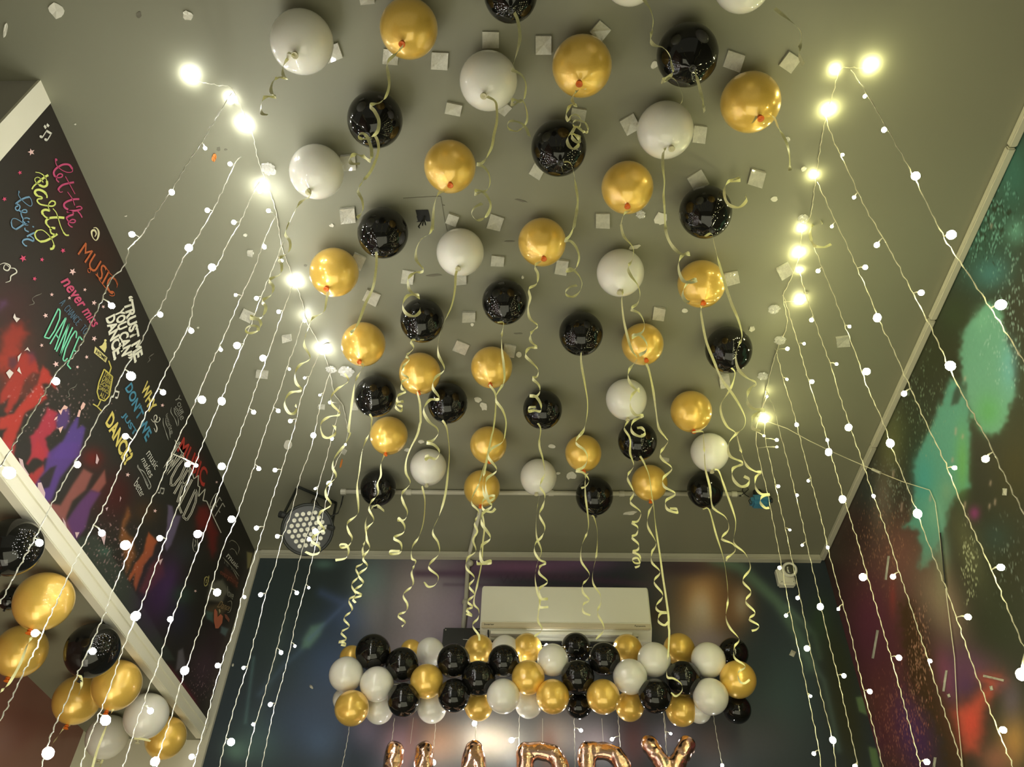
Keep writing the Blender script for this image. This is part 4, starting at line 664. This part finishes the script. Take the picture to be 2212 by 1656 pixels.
ceil_wire('l', '438,178 470,184 500,190 520,230 545,288 556,340 570,380 585,420 597,462 608,530 622,570 637,608 655,660 660,690 680,725 696,755 712,800 722,850 740,875 752,930', '410,165,3 497,215,2 527,270,3', 'main wire of the left light curtain taped along the ceiling')
ceil_wire('r', '1872,148 1840,146 1815,150 1800,200 1785,250 1775,300 1762,385 1752,460 1733,500 1727,552 1705,610 1692,640 1700,700 1680,752 1668,790 1655,842 1640,905', '1883,144,3 1806,153,2 1792,240,3 1760,380,2 1733,496,2 1727,549,3 1729,651,3', 'main wire of the right light curtain taped along the ceiling')
# feed cable with a small connector, crossing to the right wall
ca = MB(); p_ = [onz(1652, 908, H-.012), onz(1700, 925, H-.03), onz(1745, 950, H-.05), onz(1790, 972, H-.06), onz(1835, 992, H-.05), onx(1900, 1020, B-.03), onx(1950, 1040, B-.012), onx(2008, 1058, B-.006), onx(2020, 1085, B-.006), onx(2030, 1160, B-.006), onx(2045, 1290, B-.006), onx(2062, 1420, B-.006), onx(2068, 1540, B-.006), onx(2080, 1660, B-.006)]
t = thing('feed_cable', 'thin feed cable crossing from the right curtain to the wall', 'cable', p_[0]); ca.tube(p_, .0016, 5).build('wire', M['wire_y'], t, off=p_[0])
a_, b_ = onx(1884, 1013, B-.06), onx(1902, 1021, B-.04); MB().tube([a_, b_], .006, 8).build('connector', M['duct'], t, off=p_[0], label='small cream plug')
o = MB().tube([onx(2031, 1150, B-.008), onx(2036, 1200, B-.008), onx(2043, 1270, B-.008)], .0028, 6).build('dark_cord', M['blackp']); tag(o, 'short black cord with frayed end on the right wall', 'cord')
# backdrop strings behind the foil letters
BS = [('756,1560 750,1600 738,1660', '', 'backdrop string leftmost below the garland'), ('852,1550 846,1600 832,1660', '833,1648,2', 'backdrop string behind the H balloon left post'),
      ('942,1550 938,1600 930,1660', '936,1646,3', 'backdrop string between H and A balloons'), ('1028,1545 1028,1600 1026,1660', '1025,1562,3', 'backdrop string behind the A balloon tip'),
      ('1122,1540 1121,1600 1120,1660', '1105,1598,3', 'backdrop string left of the first P balloon'), ('1240,1545 1241,1600 1243,1660', '1255,1577,2', 'backdrop string between the two P balloons'),
      ('1335,1545 1339,1600 1343,1660', '1322,1596,2', 'backdrop string right of the second P balloon'), ('1433,1540 1438,1600 1442,1660', '1449,1584,1', 'backdrop string behind the Y balloon'), ('1541,1545 1550,1600 1562,1660', '1560,1653,2', 'backdrop string rightmost below the garland'),
      ('1000,1380 1100,1392 1180,1394 1280,1398 1360,1392', '1180,1393,2 1100,1420,1 1330,1392,2 1010,1450,1 1125,1445,1', 'backdrop string tucked behind the garland under the air conditioner')]
for c_, b_, l_ in BS: light_string('l', c_, b_, l_, conv=(lambda x, y: ony(x, y, 3.53)) if 'tucked' not in l_ else (lambda x, y: ony(x, y, 3.385)), group='warm strings hanging on the back wall', r=.0009)
# ================================================================ tapes on ceiling and walls
def near_label(x, y, what):
    bx, by, n, c, key = min(KEY, key=lambda k: (k[0]-x)**2+(k[1]-y)**2); dx, dy = x-bx, y-by
    d = ('right of' if dx > 0 else 'left of') if abs(dx) > abs(dy)*1.3 else ('below' if dy > 0 else 'above')
    if .5 < abs(dx)/(abs(dy)+1e-3) <= 2: d = ('lower' if dy > 0 else 'upper')+(' right of' if dx > 0 else ' left of')
    return what+' '+d+' the '+key, (n, d)
SHORT = {1: 'big white balloon, front left', 2: 'topmost gold balloon', 3: 'half-cut black balloon on top', 4: 'white sliver at top edge', 5: 'white balloon at top right edge', 6: 'white balloon between upper golds', 7: 'gold balloon with tangled ribbon', 8: 'largest black balloon', 9: 'upper right gold balloon', 10: 'black balloon, front left', 11: 'white balloon with tape ears', 12: 'coiled-ribbon black balloon', 13: 'gold balloon above ceiling hole', 14: 'white balloon by left lights', 15: 'gold balloon right of centre', 16: 'black balloon by right lights', 17: 'black balloon left of hole', 18: 'centre gold balloon', 19: 'white balloon below hole', 20: 'ribbon-crossed white balloon', 21: 'gold balloon by left lights', 22: 'gold balloon by right lights', 23: 'left middle black balloon', 24: 'black balloon with curl', 25: 'right middle black balloon', 26: 'gold balloon above left black pair', 27: 'gold balloon above a white', 28: 'farthest right black balloon', 29: 'gold balloon under middle black', 30: 'gold balloon touching black', 31: 'far left black balloon', 32: 'white balloon touching black', 33: 'black balloon under gold', 34: 'centre column black balloon', 35: 'gold balloon above white, right', 36: 'gold balloon between left blacks', 37: 'black balloon with spiral', 38: 'upper of rear gold pair', 39: 'rear right white balloon', 40: 'gold above rear black balloon', 41: 'rear left white balloon', 42: 'rearmost white balloon', 43: 'rear right gold balloon', 44: 'lower of rear gold pair', 45: 'black balloon at conduit left end', 46: 'black balloon at conduit right end', 47: 'rearmost centre black balloon'}
used = {}
def tape(x, y, s, a=0, h=None, m='tape', kind='tape_square', what=None, ragged=0, wall=None, off=.004, ft=.006):
    h = h or s; a = math.radians(a); n = 4
    cen = wall(x, y) if wall else onz(x, y, H-.001)
    cr = [(-s/2, -h/2), (s/2, -h/2), (s/2, h/2), (-s/2, h/2)]
    if ragged:
        k = 11; cr = [(s/2*math.cos(t)*random.uniform(1-ragged, 1), h/2*math.sin(t)*random.uniform(1-ragged, 1)) for t in [i*2*math.pi/k for i in range(k)]]
    P3 = [(wall or (lambda X, Y: onz(X, Y, H-.001)))(x+u*math.cos(a)-v*math.sin(a), y+u*math.sin(a)+v*math.cos(a)) for u, v in cr]
    nrm = Vector((0, 0, -1)) if wall is None else (Vector((-1, 0, 0)) if abs(cen.x-B) < .05 else Vector((0, -1, 0)))
    N = len(P3); lift = [random.uniform(ft*.6, ft*2.2) if wall is None else .002 for _ in P3]
    v = [p-cen for p in P3]+[p+nrm*l-cen for p, l in zip(P3, lift)]+[nrm*ft]
    f = [tuple(range(N))]+[(i, (i+1) % N, N+(i+1) % N, N+i) for i in range(N)]+[(N+i, N+(i+1) % N, 2*N) for i in range(N)]
    o = new(kind, mesh(v, f), M[m], loc=cen)
    if what is None: what = 'white tape square'
    if wall is None:
        _, (nb, d) = near_label(x, y, ''); k_ = (what, nb, d); used[k_] = used.get(k_, 0)+1
        lab = ('second ' if used[k_] == 2 else 'third ' if used[k_] == 3 else '')+what+' on ceiling, '+d+' the '+SHORT[nb]
    else: lab = what
    tag(o, lab, 'tape' if 'scrap' not in kind else 'scrap', 'tape pieces left on the ceiling' if wall is None else None); return o
for t_ in [(1060,85,36,0),(844,122,33,5),(950,130,36,3),(980,233,34,12,24),(794,0,32,-10,14),(1088,232,26,40),(753,349,32,-4),(720,112,34,-20),(752,463,32,-5),(977,473,24,20),(1070,479,30,18),(1174,95,34,0,40),(1297,65,33,42),
           (1585,130,38,18),(1706,133,32,35,38),(1361,266,34,-28),(1511,288,28,8,36),(1249,246,32,10,28),(1160,368,26,30),(1508,389,36,-30),(1634,383,32,15,34),(1302,475,30,0,32),(773,562,28,25),(881,596,26,8),(995,602,26,0,20),(1075,562,28,5,22),
           (803,640,32,25,26),(1013,682,28,2,22),(996,749,30,25,24),(1100,756,26,10),(620,729,20,-8,14),(567,806,26,5,14),(767,876,14,0),(1213,575,26,10,32),(1581,599,30,-10,26),(1423,676,25,8,28),(1695,583,30,-28,26),(1565,821,22,-8,26),(1820,736,28,-8,22),(534,680,26,25,20),(541,545,12,0),(1438,991,14,10,6),(695,877,15,0,8),(743,974,10,30)]:
    tape(t_[0], t_[1], t_[2], t_[3], t_[4] if len(t_) > 4 else None)
for t_ in [(122,22,46,30,34,.3),(406,33,26,25,22,.25),(12,65,8,10,34,.1),(1414,139,16,40,22,.3),(1425,471,34,40,42,.5),(717,486,14,0,8,.4),(1479,670,14,5,10,.1),(1625,710,16,-30,14,.4),(1672,429,18,-10,14,.3),(1032,862,18,10,14,.3),(1045,877,22,50,18,.4),(1121,765,14,0,14,.2),(1020,700,8,0,7,.2),(910,953,14,0,8,.2),(880,971,16,0,8,.2),(1192,963,18,5,9,.2),(1234,1027,26,10,26,.6),(1206,1021,10,0,6,.2),(1361,1107,34,-8,10,.4),(530,507,10,0,7,.2),(541,546,16,10,11,.2),(1370,533,40,-15,12,.5),(622,960,20,10,22,.3),(1736,364,10,60,14,.2),(503,222,5,0,4,.2),(163,268,5,10,3,.1),(272,466,6,0,3,.1),(428,707,5,0,3,.1),(1129,598,6,0,7,.2)]:
    tape(t_[0], t_[1], t_[2], t_[3], t_[4], 'paper', 'paper_scrap', 'torn white scrap', t_[5], ft=.002)
tape(463, 340, 11, 10, 22, 'orange', 'orange_scrap', 'small orange scrap', .3, ft=.002); tape(737, 1000, 5, 15, 26, 'orange', 'orange_scrap', 'thin orange scrap', .3, ft=.002)
for t_, l_ in [((1125,433,30,15,5), 1),((938,594,40,-4,6), 2),((1100,521,26,0,4), 3),((703,745,20,-20,8), 4),((1741,632,14,10,8), 5),((300,33,14,10,18), 6),((1120,720,26,0,4), 7),((472,322,10,30,12), 8),((660,573,10,0,6), 9),((487,323,9,0,6), 10)]:
    tape(t_[0], t_[1], t_[2], t_[3], t_[4], 'grime', 'glue_mark', 'dark grey glue mark', .35, ft=.0004)
bw = lambda x, y: onx(x, y, B-.0015); kw = lambda x, y: ony(x, y, D-.0015)
for x, y, l, wd, a, s_ in [(1891,1391,62,4.5,100,'upper of the long pale sticks on the maroon wall part'),(1917,1226,52,4,97,'thin pale stick on the right wall beside a lit bulb'),(2042,1470,46,4,98,'pale stick standing on the pink part of the right wall'),(2147,1464,45,5,13,'pale stick lying flat on the orange wall patch'),(2019,1648,26,5,98,'pale stick at the bottom edge of the right wall'),(2171,1062,9,15,3,'small pale tape on the dark green wall part'),(2050,1502,5,8,-20,'tiny pale speck under the pink wall stick'),(2142,1486,6,10,-15,'tiny pale speck under the flat wall stick')]:
    tape(x, y, l, a, wd, 'tape', 'tape_strip', s_, 0, bw)
tape(1712, 1411, 11, 25, 12, 'tape', 'tape_square', 'small tape square on the dark back wall, right side', 0, kw)
tape(503, 1436, 5, 15, 8, 'tape', 'tape_strip', 'tiny pale hook on the dark back wall beside the corner', .3, kw); tape(672, 1483, 13, 50, 7, 'tape', 'tape_strip', 'small pale scrap on the navy back wall left of garland', .5, kw)
for x, y, s, l_ in [(580, 365, 28, 'crumpled clear tape on ceiling by the left main wire, front'), (748, 803, 30, 'crumpled clear tape on ceiling below the left gold balloon'), (715, 798, 20, 'crumpled clear tape beside the brightest left bulb'), (1672, 668, 22, 'crumpled clear tape under the right main wire near the bright bulb'), (1648, 812, 20, 'crumpled clear tape just above the right bulb pair'), (1735, 473, 20, 'crumpled clear tape on the right main wire, middle'), (1685, 735, 22, 'crumpled clear tape between the two right bulbs'), (1384, 463, 18, 'crumpled clear tape beside the gold balloon right of centre'), (1700, 302, 12, 'small clear tape right of the upper right gold balloon')]:
    c = onz(x, y, H-.008); bm = bmesh.new(); bmesh.ops.create_icosphere(bm, subdivisions=3, radius=1); sz = s/2*depth(c)/FPX
    for v in bm.verts:
        n_ = 1+.3*math.sin(v.co.x*5+v.co.y*4+x)*math.cos(v.co.z*8+v.co.x*3)+random.uniform(-.03, .03); v.co = Vector((v.co.x*n_*sz, v.co.y*n_*sz, v.co.z*.007*n_))
    me = bpy.data.meshes.new('m'); bm.to_mesh(me); bm.free(); o = new('crumpled_tape', me, M['cleartape'], loc=c); tag(o, l_, 'tape', 'crumpled clear tape lumps')
# ---------------------------------------------------------------- square hole with wires, its access panel outline
c = onz(912, 466, H-.002); hole = thing('ceiling_hole', 'black square opening in the ceiling with dangling wires', 'ceiling opening', c)
zz = lambda x, y: (840+x/13.8, 400+y/13.8)
q_ = [onz(*zz(*p), H-.0015) for p in P('795,740 1170,730 1212,880 1242,1072 1120,1075 1090,1030 985,1085 820,1090 868,1060 828,930 838,890')]
MB().add(q_+[p+Vector((0, 0, -.001)) for p in q_], [tuple(range(len(q_))), tuple(range(len(q_), 2*len(q_)))]).build('opening', M['dark'], hole, off=c)
wv = MB()
for a_ in ('1060,930 1030,1050 1015,1130 1005,1200', '1060,930 1060,1050 1080,1120 1095,1180', '990,1060 940,1150 885,1230 915,1270'):
    pp = P(a_); wv.tube([onz(*zz(*p), H-.004-.012*i) for i, p in enumerate(pp)], .0025, 6)
wv.build('wire', M['blackp'], hole, off=c)
pl = MB()
for a_ in ('430,385 900,360 1300,335 1545,330', '1545,330 1600,620 1650,950 1735,1350', '1590,585 1670,600'):
    pp = P(a_)
    for s0, s1 in zip(pp[:-1], pp[1:]):
        A_, B_ = onz(*zz(*s0), H-.0008), onz(*zz(*s1), H-.0008); pl.tube([A_, B_], .0012, 4)
pl.build('panel_gap', M['grime'], hole, off=c, label='thin dark outline of an access panel')
# ---------------------------------------------------------------- conduit pipes
p1, p2 = onz(738, 1065, H-.014), onz(1606, 1065, H-.014); t = thing('conduit_pipe', 'cream conduit pipe across the ceiling behind the balloons', 'pipe', p1)
yy = (p1.y+p2.y)/2; cp = MB().tube([(p1.x, yy, H-.012), (p2.x, yy, H-.012)], .0115, 10); cp.build('pipe', M['duct'], t, True, off=p1)
for x in (-.93, -.62, -.30, .05, .38, .7, .90): MB().tube([(x-.012, yy, H-.012), (x+.012, yy, H-.012)], .0145, 10).build('pipe_clip', M['duct'], t, off=p1)
q1 = Vector((-.262, yy, H-.012)); t = thing('conduit_pipe', 'second cream conduit running back along the ceiling and down the wall', 'pipe', q1)
xw = onz(1013, 1190, H-.012).x; MB().tube([q1, (xw, D-.02, H-.014), (xw-.004, D-.014, H-.04), ony(1007, 1290, D-.014), ony(1000, 1360, D-.014)], .011, 10).build('pipe', M['duct'], t, True, off=q1)
for p_ in (Vector((q1.x, yy, H-.012)), ony(1005, 1300, D-.014), ony(1016, 1216, D-.016)): MB().sphere(p_, .017, 10, 6).build('pipe_fitting', M['duct'], t, True, off=q1)
# ---------------------------------------------------------------- black box left of the air conditioner
x_ac = -.277; a_ = ony(958, 1354, D-.09); b_ = ony(1046, 1396, D-.09); t = thing('black_speaker', 'black box on the wall left of the air conditioner', 'speaker', (a_.x, D, b_.z-.03))
MB().box((a_.x, D-.09, b_.z-.03), (x_ac, D-.002, a_.z), .006).build('housing', M['blackp'], t, off=t.location); sc_ = MB()
for dx_ in (.012, .17): sc_.sphere((a_.x+dx_, D-.091, a_.z-.014), .003, 8, 6)
sc_.build('screw', M['duct'], t, off=t.location)
# ---------------------------------------------------------------- air conditioner
x0, x1, zt, zb = -.275, .506, 3.293, 3.073; Y0 = 3.44
t = thing('air_conditioner', 'cream white split air conditioner on the back wall', 'air conditioner', ((x0+x1)/2, D, zb-.03)); of = t.location
bd = MB(); prof = [(D-.002, zt+.0), (Y0+.03, zt+.004), (Y0+.004, zt-.01), (Y0, zt-.03), (Y0, zb+.012), (Y0+.012, zb-.0), (Y0+.05, zb-.028), (Y0+.12, zb-.045), (D-.002, zb-.045)]
N = len(prof); bd.add([Vector((x0, y, z)) for y, z in prof]+[Vector((x1, y, z)) for y, z in prof], [tuple(range(N))[::-1], tuple(range(N, 2*N))]+[(i, (i+1) % N, N+(i+1) % N, N+i) for i in range(N)])
bd.build('body', M['acw'], t, off=of)
MB().box((x0+.003, Y0-.012, zb+.03), (x1-.003, Y0-.001, zt-.006), .004).build('front_panel', M['acw'], t, off=of)
MB().box((x0+.006, Y0-.013, zb+.002), (x1-.006, Y0-.002, zb+.029), .003).build('trim_strip', M['acg'], t, off=of, label='beige lower strip')
MB().box((x0+.05, Y0+.005, zb-.020), (x1-.09, Y0+.035, zb-.006)).build('louver', M['acw'], t, off=of)
MB().box((x0+.045, Y0+.03, zb-.05), (x1-.1, Y0+.10, zb-.042)).box((x0+.036, Y0+.0, zb-.024), (x0+.041, Y0+.05, zb-.003)).build('air_slot', M['dark'], t, off=of, label='dark outlet slot')
MB().box((x1-.085, Y0+.012, zb-.022), (x1-.062, Y0+.022, zb-.008)).build('display', M['duct'], t, off=of)
def logo(s, x, z, hgt, m, y, parent, of):
    me = text_mesh(s, 0, .01); v = np.array([q.co[:2] for q in me.vertices]); lo = v.min(0); hi = v.max(0); k = hgt/(hi[1]-lo[1])
    for q in me.vertices: q.co = Vector((x+(q.co.x-lo[0])*k, y, z+(q.co.y-lo[1])*k))-of
    return new('logo', me, m, parent)
logo('Panasonic', x1-.078, zb+.012, .009, M['dark'], Y0-.0136, t, of); logo('Inverter', x0+.02, zb+.012, .010, M['dark'], Y0-.0136, t, of)
# ---------------------------------------------------------------- wall camera
c = ony(1697, 1246, D-.03); t = thing('wall_camera', 'white square wall camera with a dark round lens', 'camera', (c.x, D, c.z-.05)); of = t.location
MB().box((c.x-.044, D-.045, c.z-.048), (c.x+.042, D-.002, c.z+.045), .008).build('base', M['acw'], t, off=of)
lc = Vector((c.x+.014, D-.07, c.z+.018)); ax = (Vector((-.15, -1, -.35))).normalized()
MB().lathe([(.036, -.03), (.038, .0), (.036, .012), (.029, .016), (.027, .012)], lc, ax, 28).build('lens_ring', M['acw'], t, True, off=of)
MB().lathe([(.001, .013), (.015, .0135), (.0275, .009), (.0275, .0)], lc+ax*.002, ax, 24).build('lens', M['glassd'], t, True, off=of)
s_ = MB(); [s_.sphere((c.x+dx_, D-.046, c.z-.034), .0022, 6, 5) for dx_ in (-.028, .03)]; s_.build('screw', M['grime'], t, off=of)
# ---------------------------------------------------------------- stage light
pc = ony(664, 1142, 3.0); pc = Vector((0, 0, CZ))+(pc-Vector((0, 0, CZ))); ax = (Vector((0, 0, CZ))-pc).normalized(); ax = (ax+Vector((.05, .0, -.12))).normalized()
t = thing('stage_light', 'dark round stage light with many small lenses, hung by a bracket', 'stage light', onz(685, 1067, H-.004)); of = t.location
side = ax.cross(Vector((0, 0, 1))).normalized(); upv = side.cross(ax).normalized(); tl = math.radians(20); side, upv = side*math.cos(tl)+upv*math.sin(tl)*-1, upv*math.cos(tl)+side*math.sin(tl)
RR = .108
MB().lathe([(.02, -.17), (.055, -.165), (.085, -.12), (RR, -.06), (RR+.006, .0), (RR+.006, .03), (RR-.002, .034), (RR-.006, .016)], pc, ax, 32).build('housing', M['darkg'], t, True, off=of)
fp = MB().lathe([(.001, .017), (RR-.005, .016)], pc, ax, 32, False).build('front_plate', M['blackp'], t, off=of)
ln = 0
for i in range(-4, 5):
    for j in range(-4, 5):
        u = (i+j*.5)*.0262; v_ = j*.0228
        if math.hypot(u, v_) < .086 and ln < 60:
            p_ = pc+ax*.017+side*u+upv*v_; ln += 1
            o = MB().lathe([(.0095, .0), (.0095, .004), (.0065, .007), (.0045, .003), (.001, .0025)], p_, ax, 14, False).build('lens', M['lens'], fp, True, off=of)
sd = ony(612, 1112, 3.0); s2 = ony(716, 1140, 3.0); y1, y2 = onz(643, 1051, H-.008), onz(726, 1086, H-.008)
bk = MB().tube([sd, y1+(sd-y1)*.08, y1, y1+(y2-y1)*.06, y2+(y1-y2)*.06, y2, y2+(s2-y2)*.08, s2], .0065, 8).build('bracket', M['darkg'], t, off=of)
MB().lathe([(.012, -.02), (.016, .0), (.016, .018), (.01, .02)], sd, (sd-s2).normalized(), 12).build('knob', M['blackp'], bk, off=of)
MB().lathe([(.01, -.02), (.012, .0), (.012, .012), (.008, .014)], s2, (s2-sd).normalized(), 12).build('knob', M['blackp'], bk, off=of)
MB().tube([pc-ax*.12, onz(730, 1108, 3.45), onz(737, 1090, 3.56), onz(741, 1071, H-.012)], .0032, 6).build('power_cord', M['blackp'], t, True, off=of)
MB().tube([onz(672, 1085, H-.01), onz(676, 1077, H-.03), onz(682, 1080, H-.02), onz(690, 1092, H-.04)], .0028, 6).build('hook', M['blackp'], t, True, off=of)
# ---------------------------------------------------------------- small blue party light
zb_ = lambda x, y, z=H-.02: onz(1590+x/20.1, 1030+y/20.1, z)
c = zb_(1000, 1000, H-.05); t = thing('party_light', 'small blue and black party light on the ceiling by the right lights', 'party light', (c.x, c.y, H-.002)); of = t.location
wS = 22*depth(c)/FPX
MB().lathe([(wS*.42, -.001), (wS*.46, -.02), (wS*.42, -.045)], (c.x, c.y, H), (0, 0, 1), 20).lathe([(wS*.44, -.02), (wS*.5, .0), (wS*.4, .01)], (c.x, c.y+.01, H-.04), (0, .2, -1), 20).build('base', M['blackp'], t, True, off=of)
MB().box((c.x-.043, c.y-.035, H-.085), (c.x+.043, c.y+.03, H-.035), .014).build('body', M['blue'], t, off=of, label='blue plastic body')
MB().sphere((c.x+.052, c.y-.012, H-.06), .013, 10, 6, (.5, 1, 1)).tube([(c.x+.045, c.y, H-.01), (c.x+.055, c.y-.005, H-.03), (c.x+.052, c.y-.012, H-.06)], .0022, 6).build('knob', M['blackp'], t, True, off=of)
MB().tube([Vector((c.x-.048+.006*math.cos(a), c.y-.02+.004*math.sin(a), H-.075+.016*math.sin(a))) for a in [i*math.pi/6 for i in range(12)]], .0018, 5, True).build('handle', M['blackp'], t, off=of)
MB().tube([zb_(160, 800), zb_(230, 780), zb_(340, 720), zb_(470, 600), zb_(540, 540, H-.03), zb_(500, 470, H-.03), zb_(400, 440, H-.02), zb_(300, 480), zb_(270, 580), zb_(330, 690), zb_(420, 780), zb_(560, 860)], .0022, 6).tube([zb_(120, 800), zb_(220, 790)], .006, 8).build('power_cord', M['blackp'], t, True, off=of)
MB().box((c.x+.02, c.y+.028, H-.02), (c.x+.04, c.y+.034, H-.012)).build('switch', mat('red_plastic', (.5, .06, .03), .4), t, off=of, label='small red switch')
# ---------------------------------------------------------------- foil letter balloons
YL = 3.43
def foil(ch, lines, x, y, rw, label):                # lines in metres, y down from the top, x from centre
    top = ony(x, y, YL); bm = MB()
    for pts, cl in lines:
        pts = [Vector((top.x+u, YL+random.uniform(-.003, .003), top.z-rw-v)) for u, v in pts]
        fine = []
        for a_, b_ in zip(pts[:-1], pts[1:]): fine += [a_.lerp(b_, k/8) for k in range(8)]
        fine.append(pts[-1]); rr = [rw*(1+.05*math.sin(i*2.1)) for i in range(len(fine))]
        bm.tube(fine, rr, 14); bm.sphere(fine[0], rw*1.0, 14, 10); bm.sphere(fine[-1], rw*1.0, 14, 10)
        for q in pts[1:-1]: bm.sphere(q, rw*1.0, 14, 10)
    me = mesh(bm.v, bm.f); o = bpy.data.objects.new('tmp', me); COL.objects.link(o)
    r_ = o.modifiers.new('r', 'REMESH'); r_.mode = 'VOXEL'; r_.voxel_size = .0065; r_.use_smooth_shade = True
    s_ = o.modifiers.new('s', 'SMOOTH'); s_.iterations = 4
    tx = bpy.data.textures.new('crease', 'STUCCI'); tx.noise_scale = .03; d_ = o.modifiers.new('d', 'DISPLACE'); d_.texture = tx; d_.strength = .007; d_.mid_level = .5; d_.texture_coords = 'GLOBAL'
    dg = bpy.context.evaluated_depsgraph_get(); m2 = bpy.data.meshes.new_from_object(o.evaluated_get(dg)); bpy.data.objects.remove(o)
    org = Vector((top.x, YL, top.z-.4))
    for v in m2.vertices: v.co = Vector((v.co.x, YL+(v.co.y-YL)*.8, v.co.z))-org
    t = thing('foil_letter_balloon', label, 'foil balloon', org, 'rose gold foil letters reading HAPPY')
    m2.materials.clear(); new('foil_skin', m2, M['rosegold'], t)
    MB().tube([(top.x, YL, top.z-.01), (top.x, YL+.01, top.z+.10)], .0008, 4).build('thread', M['thread'], t, off=org)
HL = .36
foil('H', [([(-.062, 0), (-.064, HL)], 0), ([(.062, 0), (.066, HL)], 0), ([(-.06, HL*.5), (.06, HL*.5)], 0)], 887, 1600, .039, 'rose gold foil balloon shaped as the letter H')
foil('A', [([(0, .0), (-.085, HL)], 0), ([(0, .0), (.09, HL)], 0), ([(-.06, HL*.66), (.06, HL*.66)], 0)], 1026, 1598, .038, 'rose gold foil balloon shaped as the letter A')
for x_, l_ in ((1172, 'rose gold foil balloon shaped as P, next to the letter A'), (1303, 'rose gold foil balloon shaped as P, next to the letter Y')):
    foil('P', [([(-.07, .0), (-.07, HL)], 0), ([(-.07, .0), (.0, 0), (.045, .012), (.075, .06), (.075, .10), (.045, .155), (-.06, .17)], 0)], x_, 1602, .036, l_)
foil('Y', [([(-.075, 0), (-.03, .075), (.0, .115)], 0), ([(.078, 0), (.03, .075), (.0, .115)], 0), ([(0, .11), (0, HL)], 0)], 1440, 1588, .036, 'rose gold foil balloon shaped as the letter Y')
for me in list(bpy.data.meshes):
    if me.users == 0: bpy.data.meshes.remove(me)
